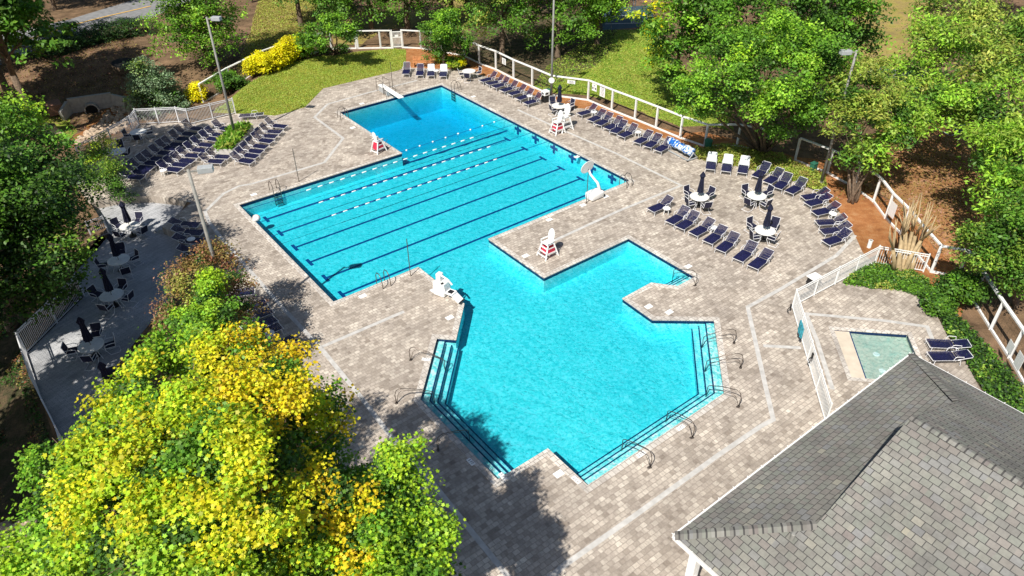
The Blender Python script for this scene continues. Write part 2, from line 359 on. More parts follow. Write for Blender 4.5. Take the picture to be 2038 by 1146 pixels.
BEDL = [g2(*p) for p in [(404, 208), (380, 205), (372, 180), (410, 160), (500, 118), (560, 92), (620, 85), (712, 90), (717, 102), (670, 110), (626, 112), (600, 118), (552, 137), (500, 162), (450, 186)]]
def inpoly(P, X, Y):
    r = np.zeros(X.shape, bool); n = len(P)
    for i in range(n):
        x1, y1 = P[i]; x2, y2 = P[(i+1) % n]
        if y1 == y2: continue
        c = ((y1 > Y) != (y2 > Y)) & (X < (x2-x1)*(Y-y1)/(y2-y1)+x1); r ^= c
    return r
rj = random.Random(9)
def rough(P, step=.8, amp=.18):
    out = []
    for i in range(len(P)):
        a = P[i]; b = P[(i+1) % len(P)]; l = math.hypot(b[0]-a[0], b[1]-a[1]); n = max(1, int(l/step)); n = min(n, 40)
        for k in range(n):
            t = k/n; j = amp if 0 < k else 0
            out.append((a[0]+(b[0]-a[0])*t+rj.uniform(-j, j), a[1]+(b[1]-a[1])*t+rj.uniform(-j, j)))
    return out
flat = lambda z: (lambda x, y: np.full(np.shape(x), z))
ZONES = [('pool_hole', POOLW, None, None), ('wade_hole', WADE, None, None),
         ('pool_deck', DECK, 'pavers', flat(0.)), ('terrace', TERR, 'terrace_pavers', flat(-.5)),
         ('lawn', LAWN, 'lawn_grass', None), ('ground_cover_bed', rough(COVER1), 'leaf_litter', None), ('planting_bed', rough(COVER2), 'dark_turf_shade', None),
         ('planting_bed', rough(COVER3), 'dark_turf_shade', None), ('mulch_bed', rough(MULCH1), 'mulch', None), ('mulch_bed', rough(MULCH2), 'mulch_litter', None), ('shrub_bed', BEDL, 'leaf_litter', None),
         ('road', ROAD, 'asphalt', None), ('path', PATH, 'asphalt', None), ('driveway', PATH2, 'asphalt', None), ('sports_court', COURT1, 'court', None), ('sports_court', COURT2, 'court', None),
         ('creek_bed', rough(CREEK), 'mulch', None), ('grass_bank', rough(GREENL), 'green_grass', None), ('grass_field', rough(FIELD), 'field_grass', None), ('shade_toned_floor', rough(SHADEF), 'dark_turf_shade', None), ('grass_field', rough(FIELD2), 'field_grass', None),
         ('grass_slope', rough(GREEN2), 'green_grass', None), ('grass_field', rough(GREEN3), 'field_grass', None), ('stony_ground', rough(LITTER), 'rock', None), ('dark_ground', TURF, 'dark_turf_shade', None)]
def build_terrain():
    V = []; E = []
    for _, P, _, _ in ZONES:
        b = len(V); V += P; E += [(b+i, b+(i+1) % len(P)) for i in range(len(P))]
    rg = random.Random(3)
    for x in np.arange(-80, 81, 2.):
        for y in np.arange(-6, 130, 2.): V.append((x+rg.uniform(-.3, .3), y+rg.uniform(-.3, .3)))
    for R in (110, 180, 320, 700, 1500, 3000):
        for k in range(32): V.append((R*1.2*math.cos(k*math.pi/16), 50+R*1.2*math.sin(k*math.pi/16)))
    vs, es, fs, ov, oe, of = delaunay_2d_cdt([Vector(v) for v in V], E, [], 0, 1e-4)
    P = np.array([(v.x, v.y) for v in vs]); T = np.array([tuple(f) for f in fs if len(f) == 3])
    c = P[T].mean(1)
    zone = np.full(len(T), len(ZONES))
    for i in range(len(ZONES)-1, -1, -1): zone[inpoly(ZONES[i][1], c[:, 0], c[:, 1])] = i
    emap = {}
    for ti, t in enumerate(T):
        for a, b in ((0, 1), (1, 2), (2, 0)):
            emap.setdefault((min(t[a], t[b]), max(t[a], t[b])), []).append(ti)
    allz = ZONES + [('ground', None, 'leaf_litter', None)]
    for zi, (nm, _, mat, zf) in enumerate(allz):
        if mat is None: continue
        sel = np.where(zone == zi)[0]
        if not len(sel): continue
        tt = T[sel]; ids, inv = np.unique(tt, return_inverse=True)
        xy = P[ids]; z = (zf or th)(xy[:, 0], xy[:, 1])
        Vv = np.column_stack([xy, z]); Fv = inv.reshape(-1).astype(np.int64)
        if zf is not None:       # retaining edge of a raised slab
            rem = {int(g): i for i, g in enumerate(ids)}; ex = []; fx = []; nb = len(Vv)
            dep = -.9 if nm == 'pool_deck' else -2.3
            for t in tt:
                for a, b in ((0, 1), (1, 2), (2, 0)):
                    k = (min(t[a], t[b]), max(t[a], t[b])); zs = [zone[q] for q in emap[k]]
                    if all(q == zi for q in zs) and len(zs) == 2: continue
                    if any(q in (0, 1) for q in zs): continue
                    A = Vv[rem[int(t[a])]]; B = Vv[rem[int(t[b])]]; o0 = nb+len(ex)
                    ex += [(A[0], A[1], A[2]), (B[0], B[1], B[2]), (B[0], B[1], dep), (A[0], A[1], dep)]
                    fx += [o0, o0+2, o0+1, o0, o0+3, o0+2]
            if ex: Vv = np.vstack([Vv, np.array(ex)]); Fv = np.concatenate([Fv, np.array(fx)])
        o = mesh_np(nm, Vv, Fv, 3, mat); tag(o, kind='structure')
build_terrain()

def strip(name, pts, wdt, mat, z=.006, kind='structure', closed=False):
    mb = MB(); n = len(pts)
    L_, R_ = [], []
    for i in range(n):
        p = Vector(pts[i]); a = Vector(pts[i-1]) if (i > 0 or closed) else None; b = Vector(pts[(i+1) % n]) if (i < n-1 or closed) else None
        d1 = (p-a).normalized() if a is not None else None; d2 = (b-p).normalized() if b is not None else None
        if d1 is None: d1 = d2
        if d2 is None: d2 = d1
        n1 = Vector((-d1.y, d1.x)); n2 = Vector((-d2.y, d2.x)); m_ = (n1+n2)
        m_ = m_.normalized() if m_.length > 1e-4 else n1
        s_ = wdt/2/max(.35, m_.dot(n1))
        L_.append(p+m_*s_); R_.append(p-m_*s_)
    for i in range(n-1 if not closed else n):
        j = (i+1) % n
        vs = [mb.bm.verts.new((q.x, q.y, z if not callable(z) else z(q.x, q.y))) for q in (L_[i], R_[i], R_[j], L_[j])]
        mb.bm.faces.new(vs)
    bmesh.ops.remove_doubles(mb.bm, verts=mb.bm.verts[:], dist=1e-4)
    o = mb.build(name, mat)
    if kind: tag(o, kind=kind)
    return o
for pl in ([(500, 366), (476, 370), (445, 385), (408, 421), (416, 442), (445, 479), (516, 560), (565, 615), (639, 693), (722, 795), (777, 867), (861, 961), (924, 1040), (1010, 1146), (1080, 1230)],
           [(500, 366), (646, 323), (683, 275), (626, 233), (652, 207), (738, 183), (830, 160)],
           [(641, 690), (804, 620)], [(1102, 479), (1228, 421), (1356, 369), (1228, 306), (1100, 250), (1030, 218)],
           [(1702, 468), (1665, 508), (1552, 576), (1488, 611), (1518, 745), (1539, 835), (1513, 849), (1432, 904), (1262, 1027), (1126, 1123), (1080, 1160)],
           [(1519, 688), (1594, 692)], [(1657, 775), (1625, 675), (1604, 624), (1760, 638), (1845, 650), (1862, 690)]):
    strip('drain_band', [g2(*p) for p in pl], .22, 'band_concrete')
# road and court markings follow the ground
def draped(name, a, b, wdt, mat, off=.03):
    A = g2(*a); B = g2(*b); n = 14
    pts = [(A[0]+(B[0]-A[0])*i/n, A[1]+(B[1]-A[1])*i/n) for i in range(n+1)]
    return strip(name, pts, wdt, mat, z=lambda x, y: float(th(x, y)[0])+off)
draped('road_marking', (-60, 139), (168, 64), .15, 'white_line'); draped('road_marking', (168, 64), (311, 31), .15, 'white_line')
draped('road_marking', (-60, 90), (136, 44), .15, 'white_line'); draped('road_marking', (-60, 112), (131, 55), .3, 'yellow_line'); draped('road_marking', (131, 55), (300, 12), .3, 'yellow_line')
draped('court_marking', (1838, 242), (1890, 270), .12, 'white_line'); draped('court_marking', (1890, 270), (1940, 262), .12, 'white_line'); draped('court_marking', (1836, 241), (1900, 237), .12, 'white_line')
draped('court_marking', (1200, 35), (1290, 30), .12, 'white_line'); draped('court_marking', (1204, 48), (1296, 46), .12, 'white_line')

# ------------------------------------------------------------------ pools
def offset_poly(P, d):
    out = []; n = len(P)
    for i in range(n):
        a = Vector(P[i-1]); p = Vector(P[i]); b = Vector(P[(i+1) % n])
        d1 = (p-a).normalized(); d2 = (b-p).normalized(); n1 = Vector((-d1.y, d1.x)); n2 = Vector((-d2.y, d2.x))
        m_ = (n1+n2).normalized(); s_ = d/max(.3, m_.dot(n1)); out.append((p.x+m_.x*s_, p.y+m_.y*s_))
    return out
def area(P): return sum(P[i][0]*P[(i+1) % len(P)][1]-P[(i+1) % len(P)][0]*P[i][1] for i in range(len(P)))/2
def floorz(u, v):
    return -1.05 - 1.25*smooth((v-.2)/4.5) - .12*smooth((-14.5-v)/3)*0
def grid_floor(name, Pw, zf, mat, step=1.5):
    V = [Vector(p) for p in Pw]; E = [(i, (i+1) % len(Pw)) for i in range(len(Pw))]
    xs = [p[0] for p in Pw]; ys = [p[1] for p in Pw]
    for x in np.arange(min(xs), max(xs), step):
        for y in np.arange(min(ys), max(ys), step): V.append(Vector((x, y)))
    vs, es, fs, *_ = delaunay_2d_cdt(V, E, [], 0, 1e-4)
    P = np.array([(v.x, v.y) for v in vs]); T = np.array([tuple(f) for f in fs if len(f) == 3]); c = P[T].mean(1)
    T = T[inpoly(Pw, c[:, 0], c[:, 1])]
    z = zf(P[:, 0], P[:, 1])
    o = mesh_np(name, np.column_stack([P, z]), T.reshape(-1), 3, mat); return tag(o, kind='structure')
def pz(x, y):
    u, v = toUV(x, y); return floorz(u, v)
grid_floor('pool_floor', POOLW, pz, 'plaster')
def walls(name, P, z0, z1f, mat, inset=0, step=1.5):
    if inset: P = offset_poly(P, inset if area(P) > 0 else -inset)
    mb = MB(); n = len(P)
    for i in range(n):
        a = P[i]; b = P[(i+1) % n]; l = math.hypot(b[0]-a[0], b[1]-a[1]); k = max(1, int(l/step))
        for j in range(k):
            p = [a[0]+(b[0]-a[0])*j/k, a[1]+(b[1]-a[1])*j/k]; q = [a[0]+(b[0]-a[0])*(j+1)/k, a[1]+(b[1]-a[1])*(j+1)/k]
            mb.bm.faces.new([mb.bm.verts.new(t) for t in ((*p, z0), (*q, z0), (*q, z1f(*q)), (*p, z1f(*p)))])
    o = mb.build(name, mat); return tag(o, kind='structure')
fz1 = lambda x, y: float(pz(np.array([x]), np.array([y]))[0])-.02
walls('pool_wall', POOLW, -.004, fz1, 'plaster')
walls('waterline_tile', POOLW, -.012, lambda x, y: -.24, 'dark_tile', inset=.004)
def ringmesh(name, P, d, z, mat, thick=.05):
    Q = offset_poly(P, -d if area(P) > 0 else d); I = offset_poly(P, .03 if area(P) > 0 else -.03)
    mb = MB(); n = len(P)
    for i in range(n):
        j = (i+1) % n
        f = lambda p, zz: mb.bm.verts.new((p[0], p[1], zz))
        mb.bm.faces.new((f(I[i], z), f(I[j], z), f(Q[j], z), f(Q[i], z)))
        mb.bm.faces.new((f(I[i], z-thick), f(I[j], z-thick), f(I[j], z), f(I[i], z)))
        mb.bm.faces.new((f(Q[i], -.03), f(Q[j], -.03), f(Q[j], z), f(Q[i], z)))
    bmesh.ops.remove_doubles(mb.bm, verts=mb.bm.verts[:], dist=1e-4)
    o = mb.build(name, mat); return tag(o, kind='structure')
ringmesh('pool_coping', POOLW, .28, .018, 'coping')
def watermesh(name, P, z, depth, mat):
    Q = offset_poly(P, -.05 if area(P) > 0 else .05)
    mb = MB(); mb.prism(Q, depth, z)
    bmesh.ops.triangulate(mb.bm, faces=[f for f in mb.bm.faces if len(f.verts) > 4])
    o = mb.build(name, mat); return tag(o, kind='structure')
watermesh('pool_water', POOLW, -.13, -4.0, 'water')
# steps: nested treads along an edge, each with a dark nosing tile
def steps(edge, side, n=3, tread=.33, zt=-.2, rise=.2):
    def off(k):
        out = []
        for i in range(len(edge)):
            p = Vector(edge[i]); a = Vector(edge[i-1]) if i > 0 else None; b = Vector(edge[i+1]) if i < len(edge)-1 else None
            d1 = (p-a).normalized() if a is not None else (b-p).normalized(); d2 = (b-p).normalized() if b is not None else d1
            n1 = Vector((-d1.y, d1.x))*side; n2 = Vector((-d2.y, d2.x))*side; m_ = (n1+n2).normalized()
            out.append(p+m_*(k/m_.dot(n1)))
        return out
    for k in range(n):
        o_ = off(tread*(k+1)-.0 + .12*(1)); i_ = off(-.03 if k == 0 else tread*k+.12-.001)
        mb = MB(); mb.prism([UV(*p) for p in o_]+[UV(*p) for p in reversed(i_)], -1.2, zt-rise*k)
        tag(mb.build('pool_step', 'step_plaster'), kind='structure')
        mb = MB(); e1 = off(tread*(k+1)+.12+.006); e0 = off(tread*(k+1)+.12-.055)
        mb.prism([UV(*p) for p in e1]+[UV(*p) for p in reversed(e0)], zt-rise*k-.06, zt-rise*k+.006)
        tag(mb.build('step_tile', 'step_tile'), kind='structure')
steps([(15.0, -27.65), (11.05, -31.5), (2.42, -31.5)], -1)
steps([(2.75, -19.8), (-.3, -23.05), (-.3, -29.0)], 1)
steps([(17.28, -24.4), (15.8, -24.4)], -1)
# lane lines on the floor, crosses on the end wall
for v in (-1.12, -3.38, -5.62, -7.75, -9.92, -12.03):
    z = -1.042
    mb = MB()
    for (u0, u1, v0, v1) in ((1.22, 21.75, v-.09, v+.09), (1.15, 1.36, v-.42, v+.42), (21.62, 21.83, v-.42, v+.42)):
        mb.prism([UV(u0, v0), UV(u1, v0), UV(u1, v1), UV(u0, v1)], z-.004, z+(0.0 if u1-u0 > 3 else .002))
    tag(mb.build('lane_line', 'lane_tile'), kind='structure')
    mb = MB()
    for (v0, v1, z0, z1) in ((v-.12, v+.12, -.95, -.25), (v-.42, v-.121, -.62, -.40), (v+.121, v+.42, -.62, -.40)):
        mb.prism([UV(22.84, v0), UV(22.84, v1), UV(22.82, v1), UV(22.82, v0)], z0, z1)
    tag(mb.build('wall_target', 'lane_tile'), kind='structure')
mb = MB(); mb.prism([UV(5.5, -15.9), UV(10.5, -15.0), UV(10.5, -14.93), UV(5.5, -15.83)], -1.05, -1.04); tag(mb.build('floor_stripe', 'white_plastic'), kind='structure')
mb = MB(); mb.prism([UV(12.7, .15), UV(22.8, .15), UV(22.8, .32), UV(12.7, .32)], -1.06, -1.035); tag(mb.build('floor_stripe', 'lane_tile'), kind='structure')
# floating lane ropes
def lane_rope(va, vb, u0, u1, uf0, uf1, pitch, ln, r, lab, fmat='white_plastic', alt=True):
    A = UV(u0, va); t = thing('lane_rope', (A[0], A[1], -.11), 0, lab, 'rope', 'ropes across the swimming pool')
    B = UV(u1, vb); P = lambda s: ((B[0]-A[0])*s, (B[1]-A[1])*s, 0)
    mb = MB(); mb.tube([P(i/20) for i in range(21)], .018, 5); mb.build('cable', 'lane_tile', t)
    k = 0; u = uf0
    while u < uf1:
        s = (u-u0)/(u1-u0); s2 = (u+ln-u0)/(u1-u0)
        mb = MB(); mb.tube([P(s), P(s+(s2-s)*.15), P(s+(s2-s)*.85), P(s2)], [r*.6, r, r, r*.6], 8); mb.build('float', fmat, t, True)
        if alt and u+pitch < uf1:
            s3 = (u+pitch-.06-u0)/(u1-u0); mb = MB(); mb.tube([P(s2+.003), P(s3)], r*.9, 8); mb.build('float', 'lane_tile', t, True)
        u += pitch
lane_rope(-.72, -.85, 0, 22.8, 4.5, 18.6, .86, .38, .045, 'lane rope nearest the diving end, white floats with wide gaps', alt=False)
lane_rope(-2.85, -3.0, 0, 22.8, 4.4, 18.7, .82, .34, .04, 'middle lane rope with alternating white and blue floats')
lane_rope(-4.95, -5.05, 0, 22.8, 4.3, 18.0, .82, .34, .04, 'third lane rope from the diving end, white and blue floats')
lane_rope(.45, .55, 12.6, 22.8, 13.2, 22.6, 1.2, .14, .06, 'thin rope with small spaced white floats closing off the deep end', alt=False)
# wading pool
def wz(x, y):
    A = np.array(WADE[0]); B = np.array(WADE[3]); d = B-A; n_ = np.array([-d[1], d[0]])/np.hypot(*d); C = np.array(WADE[1])
    s = 1 if (C-A)@n_ > 0 else -1
    dist = ((x-A[0])*n_[0]+(y-A[1])*n_[1])*s
    return -.13-.20*smooth((dist-.1)/2.4)
grid_floor('wading_pool_floor', WADE, wz, 'wade_plaster', .5)
walls('wading_pool_wall', WADE, -.004, lambda x, y: float(wz(np.array([x]), np.array([y]))[0])-.02, 'wade_plaster', step=.5)
WT = [WADE[0], WADE[1], WADE[2]]
for a, b in ((WADE[0], WADE[1]), (WADE[1], WADE[2])):
    mb = MB(); mid = np.mean(np.array(WADE), 0); A = np.array(a); B = np.array(b); d = (B-A)/np.hypot(*(B-A)); n_ = np.array([-d[1], d[0]])
    if (mid-A)@n_ < 0: n_ = -n_
    mb.prism([tuple(A+d*.03), tuple(B-d*.03), tuple(B-d*.03+n_*.012), tuple(A+d*.03+n_*.012)], -.22, -.006); tag(mb.build('wading_tile', 'dark_tile'), kind='structure')
wA = np.array(WADE[0]); wB = np.array(WADE[1]); wC = np.array(WADE[2]); wD = np.array(WADE[3])
P1 = wA+(wB-wA)*.22; P2 = wD+(wC-wD)*.20
mb = MB(); mb.prism([tuple(wA), tuple(P1), tuple(P2), tuple(wD)], -.2, -.085); tag(mb.build('beach_entry', 'beach_plaster'), kind='structure')
e = (P2-P1)/np.hypot(*(P2-P1)); nn = np.array([-e[1], e[0]])*.05; nn = nn if nn@(wC-P1) > 0 else -nn
mb = MB(); mb.prism([tuple(P1), tuple(P1+nn), tuple(P2+nn), tuple(P2)], -.2, -.078); tag(mb.build('step_tile', 'step_tile'), kind='structure')
watermesh('wading_water', [tuple(P1+nn), WADE[1], WADE[2], tuple(P2+nn)], -.10, -.9, 'wading_water')
ringmesh('wading_coping', WADE, .2, .018, 'coping')
for px, py in ((1744, 705), (1756, 738)):
    p = G(px, py, -.28); mb = MB(); mb.lathe([(.17, 0), (.17, .02), (.12, .03), (.04, .03)], n=16); tag(mb.build('floor_drain', 'white_plastic', loc=(p[0], p[1], wz(p[0], p[1])+.0)), kind='structure')
# ------------------------------------------------------------------ fences
def picket_fence(lab, pts, z, h, cat='fence', group=None, gap=.11, mat='white_metal', pw=.02, name='picket_fence', skip=()):
    t = thing(name, (*pts[0], z), 0, lab, cat, group); o = Vector((*pts[0], 0))
    for i in range(len(pts)-1):
        a = Vector((*pts[i], 0))-o; b = Vector((*pts[i+1], 0))-o; L_ = (b-a).length; d = (b-a)/L_
        nsec = max(1, round(L_/2.1)); mb = MB()
        n = int(L_/gap)
        for k in range(n):
            p = a+d*(k+.5)*L_/n; mb.box((p.x, p.y, h*.5+.03), (pw, pw, h*.9), math.atan2(d.y, d.x))
        mb.build('pickets', mat, t)
        mb = MB()
        for zz in (.10, h-.16, h-.03): mb.bar(a+Vector((0, 0, zz)), b+Vector((0, 0, zz)), .045, .04)
        mb.build('rail', mat, t)
        for k in range(nsec+(1 if i == len(pts)-2 else 0)):
            p = a+d*(k*L_/nsec); mb = MB(); mb.box((p.x, p.y, h/2+.02), (.065, .065, h+.06), math.atan2(d.y, d.x)); mb.build('post', mat, t)
    return t
F1 = [g2(*p) for p in [(1837, 541), (1740, 524), (1576, 612), (1642, 842)]]
picket_fence('white picket fence around the wading pool patio, bending towards the grey roof', F1, 0, 1.2, gap=.125, mat='white_paint', pw=.022)
picket_fence('grey-white railing behind the crowded loungers, ending at the lawn', [g2(*p) for p in [(277, 248), (357, 244), (378, 248), (469, 226)]], 0, 1.35)
picket_fence('short railing from the dark umbrella table down past the creek stones', [g2(*p) for p in [(264, 264), (225, 288), (162, 324)]], 0, 1.35)
picket_fence('short return of railing beside the shrub at the top left corner', [g2(*p) for p in [(267, 262), (277, 249)]], 0, 1.35)
picket_fence('railing of the shaded lower terrace, dark trees behind it', [g2(*p, -.5) for p in [(146, 545), (168, 589), (54, 703)]], -.5, 1.45)
picket_fence('railing along the outer left edge of the terrace, seen from above', [g2(*p, -.5) for p in [(53, 706), (82, 792), (133, 893), (155, 960)]], -.5, 1.45)
picket_fence('piece of railing beside the topmost terrace table', [g2(*p, -.5) for p in [(185, 478), (217, 466)]], -.5, 1.35)
def rail_fence(lab, px, h=1.75, name='post_fence', skip=()):
    P = [Vector((*gt(*p)[:2], gt(*p)[2])) for p in px]; t = thing(name, P[0], 0, lab, 'fence'); o = P[0]
    for i, p in enumerate(P):
        mb = MB(); q = p-o; mb.box((q.x, q.y, q.z+h/2), (.13, .13, h), .6); mb.build('post', 'white_paint', t)
    mb = MB(); mc = MB(); wm = MB()
    for i, (a, b) in enumerate(zip(P, P[1:])):
        a = a-o; b = b-o; up = Vector((0, 0, 1))
        mb.bar(a+up*(h+.04), b+up*(h+.04), .16, .09)
        mc.bar(a+up*.06, b+up*.06, .10, .12)
        L_ = (b-a).length; d = (b-a)/L_; n = int(L_/.35)
        for k in range(n): q = a+d*(k+.5)*L_/n; wm.box((q.x, q.y, q.z+h/2), (.006, .006, h-.1))
        for zz in (.45, .8, 1.15, 1.5): wm.bar(a+up*zz, b+up*zz, .006, .006)
    mb.build('top_rail', 'white_paint', t); mc.build('base_rail', 'white_paint', t); wm.build('wire_mesh', 'rail_metal', t)
    return t, P
fr, FP = rail_fence('tall white post and rail fence along the right rows of loungers', [(838, 97), (880, 104), (924, 112), (954, 127), (987, 139), (1022, 157), (1059, 173), (1097, 190), (1170, 200), (1217, 220), (1263, 238), (1305, 255), (1353, 275), (1402, 292), (1466, 292), (1525, 304)])
rail_fence('white post and rail fence under the trees beyond the tall right lamp post', [(1582, 320), (1646, 345), (1700, 374), (1738, 402), (1762, 435), (1793, 467), (1822, 505), (1853, 542), (1905, 552), (1935, 598), (1971, 656), (2008, 713), (2045, 778), (2080, 840)])
rail_fence('white rail fence running behind the yellow shrubs to the lawn corner', [(405, 205), (460, 172), (530, 138), (600, 112), (660, 98), (709, 97)])
rail_fence('short white rail fence left of the gate behind the lawn', [(713, 97), (758, 96), (780, 96)])
rail_fence('short white rail fence right of the gate behind the lawn', [(802, 95), (838, 97)])
A, B = Vector(gt(782, 96)), Vector(gt(801, 95)); t = thing('garden_gate', A, 0, 'white picket gate in the fence behind the lawn', 'gate'); d = (B-A); n = 8
for q in (Vector((0, 0, 0)), d): mb = MB(); mb.box((q.x, q.y, .9), (.12, .12, 1.9), .1); mb.build('post', 'white_paint', t)
mb = MB()
for k in range(1, n): q = d*k/n; mb.box((q.x, q.y, .85), (.035, .03, 1.6))
mb.build('pickets', 'white_paint', t); mb = MB()
for zz in (.15, 1.1, 1.65): mb.bar(Vector((0, 0, zz)), d+Vector((0, 0, zz)), .05, .08)
mb.build('rail', 'white_paint', t); mb = MB(); mb.box((d.x*.5, d.y*.5-.03, 1.25), (.35, .01, .2), math.atan2(d.y, d.x)); mb.build('gate_sign', 'white_plastic', t)
def fence_sign(px, py, z, w_, h_, ang, lab, marks='lines'):
    p = G(px, py, z); t = thing('fence_sign', p, ang, lab, 'sign', 'notices hung on the white fence')
    mb = MB(); mb.box((0, 0, 0), (w_, .015, h_)); mb.build('panel', 'white_plastic', t)
    mb = MB(); s = random.Random(px)
    if marks == 'dots':
        for sx in (-.28, .28): mb.lathe([(.07, 0), (.07, .004)], n=10)
        bmesh.ops.transform(mb.bm, matrix=Matrix.Identity(4), verts=mb.bm.verts[:]); mb.bm.clear()
        for sx in (-.3, .3): mb.box((sx*w_, -.011, -.12*h_), (.2*w_, .006, .28*h_), bev=.01)
        mb.box((0, -.011, .3*h_), (.45*w_, .006, .06*h_))
        for k in range(3): mb.box((0, -.011, (.12-.15*k)*h_), (.22*w_, .006, .04*h_))
    else:
        for k in range(7): mb.box((s.uniform(-.04, .04)*w_, -.011, (.36-.12*k)*h_), (s.uniform(.5, .78)*w_, .006, .03*h_))
    mb.build('lettering', 'black_plastic' if marks != 'blue' else 'lane_tile', t)
def fang(i): d = FP[i+1]-FP[i]; return math.atan2(d.y, d.x)
fence_sign(1183, 174, 1.4, .55, .6, fang(8), 'small white notice with two black marks on the fence rail', 'dots')
fence_sign(1199, 182, 1.3, .6, .9, fang(8), 'taller white notice with lines of text beside the small one')
fence_sign(1137, 163, 1.45, .7, .3, fang(7), 'wide low white notice hanging between two fence posts')
fence_sign(1003, 122, 1.4, .6, .55, fang(4), 'white notice on the fence above the upper lounger row')
d_ = Vector(gt(1793, 467))-Vector(gt(1762, 435)); fa = math.atan2(d_.y, d_.x)
fence_sign(1776, 417, 1.2, .7, .95, fa+math.pi, 'blue-grey notice on the shaded fence near the bare tree', 'blue')
d_ = Vector(gt(2045, 778))-Vector(gt(2008, 713)); fa = math.atan2(d_.y, d_.x)
fence_sign(2011, 691, 1.25, .55, .6, fa+math.pi, 'white notice with dark marks on the fence at the right edge', 'dots')
fence_sign(2028, 718, 1.2, .6, .8, fa+math.pi, 'larger blue lettered notice on the fence at the right edge', 'blue')
# steps down to the terrace
a = np.array(g2(385, 404)); b = np.array(g2(322, 453)); d = (b-a)/np.hypot(*(b-a)); nrm = np.array([-d[1], d[0]]);
if nrm@(np.array(g2(300, 410))-a) < 0: nrm = -nrm
for k in range(2):
    o0 = .36*k; mb = MB(); mb.prism([tuple(a+nrm*(o0-.01)), tuple(b+nrm*(o0-.01)), tuple(b+nrm*(o0+.36)), tuple(a+nrm*(o0+.36))], -.6, -.165*(k+1)); tag(mb.build('terrace_step', 'terrace_pavers'), kind='structure')

# ------------------------------------------------------------------ sun loungers
def lounger(back=48, bmat='navy_strap'):
    t = thing('sun_lounger', (0, 0, 0)); W_ = .33; zs = .34; ba = D2R(back); hx, hz = 1.22+.74*math.cos(ba), zs+.74*math.sin(ba)
    mb = MB()
    for s in (-1, 1): mb.tube([(0.02, s*W_, zs-.02), (.0, s*W_, zs), (1.3, s*W_, zs)], .016, 6)
    mb.tube([(0, -W_, zs), (0, W_, zs)], .016, 6); mb.tube([(1.3, -W_, zs), (1.3, W_, zs)], .016, 6); mb.build('frame', 'white_metal', t)
    mb = MB(); c_, s_ = math.cos(ba), math.sin(ba)
    mb.tube([(1.22, -W_+.02, zs+.01), (hx-.05*c_, -W_+.02, hz-.05*s_), (hx, -W_+.08, hz), (hx, W_-.08, hz), (hx-.05*c_, W_-.02, hz-.05*s_), (1.22, W_-.02, zs+.01)], .016, 6); mb.build('back_frame', 'white_metal', t)
    for x in (.12, 1.35):
        for s in (-1, 1):
            mb = MB(); mb.tube([(x, s*W_, zs), (x-.04 if x < 1 else x+.06, s*(W_+.02), .0)], .016, 6); mb.build('leg', 'white_metal', t)
    for s in (-1, 1):
        mb = MB(); mb.tube([(.98, s*(W_+.02), zs), (1.02, s*(W_+.03), zs+.2), (1.1, s*(W_+.03), zs+.24), (1.42, s*(W_+.03), zs+.22), (1.46, s*(W_+.02), zs+.05)], .017, 6); mb.build('armrest', 'white_metal', t)
    mb = MB()
    n = 17
    for k in range(n): mb.box((.045+k*1.16/n+.034, 0, zs+.012), (.050, W_*2+.02, .014))
    mb.build('seat', 'navy_strap', t)
    mb = MB(); n = 11
    for k in range(n):
        q = .04+(k+.5)*.68/n; R_ = Matrix.Rotation(-ba, 4, 'Y'); mb.box((1.22+q*c_-.01*s_, 0, zs+q*s_+.012), (.045, W_*2-.04, .014), rot=R_)
    mb.build('backrest', bmat, t); return t
lg = {}; lg_used = {}
def place_lounger(foot, head, lab, group, back=48, bmat='navy_strap', zz=0):
    if back > 20: back = back+rnd.choice((-7, 0, 0, 5))
    k = (back, bmat)
    if k not in lg: lg[k] = lounger(back, bmat); lg_used[k] = False
    f = G(*foot, .33+zz); h = G(*head, .34+.74*math.sin(D2R(back))+zz)
    rz = math.atan2(h[1]-f[1], h[0]-f[0])+rnd.uniform(-.07, .07); f = (f[0]+rnd.uniform(-.06, .06), f[1]+rnd.uniform(-.06, .06))
    put(lg[k], lg_used[k], (f[0], f[1], zz), rz, lab, 'sun lounger', group); lg_used[k] = True
g = 'loungers facing the pool by the lawn'
for i, (f, h, bm_) in enumerate([((806, 148), (811, 121), 'navy_strap'), ((834, 150), (839, 123), 'navy_strap'), ((858, 151), (862, 124), 'pale_strap'), ((882, 152), (884, 125), 'pale_strap')]):
    place_lounger(f, h, ['navy lounger with dark back beside the lawn edge', 'navy lounger with dark back in front of the orange bench', 'lounger with pale back just right of the orange bench', 'lounger with pale back beside the flowering shrub'][i], g, 50, bm_)
g = 'loungers in the upper row along the white fence'
for i, (f, h) in enumerate([((957, 162), (984, 143)), ((968, 167), (996, 148)), ((983, 174), (1009, 153)), ((997, 181), (1025, 161)), ((1012, 188), (1040, 168)), ((1028, 197), (1056, 175)), ((1045, 206), (1076, 183))]):
    place_lounger(f, h, f'navy lounger, {ORD[i]} from the top in the upper row along the white fence', g, 46)
g = 'loungers in the lower row along the white fence'
for i, (f, h) in enumerate([((1152, 228), (1183, 207)), ((1173, 240), (1204, 216)), ((1189, 248), (1220, 222)), ((1207, 256), (1237, 230)), ((1220, 264), (1251, 236)), ((1235, 271), (1267, 243)), ((1266, 285), (1301, 257)), ((1286, 293), (1318, 263)), ((1306, 300), (1335, 272))]):
    place_lounger(f, h, f'navy lounger, {ORD[i]} from the top in the row ending at the blue reel', g, 44)
g = 'three loungers with pale backs before the ground cover'
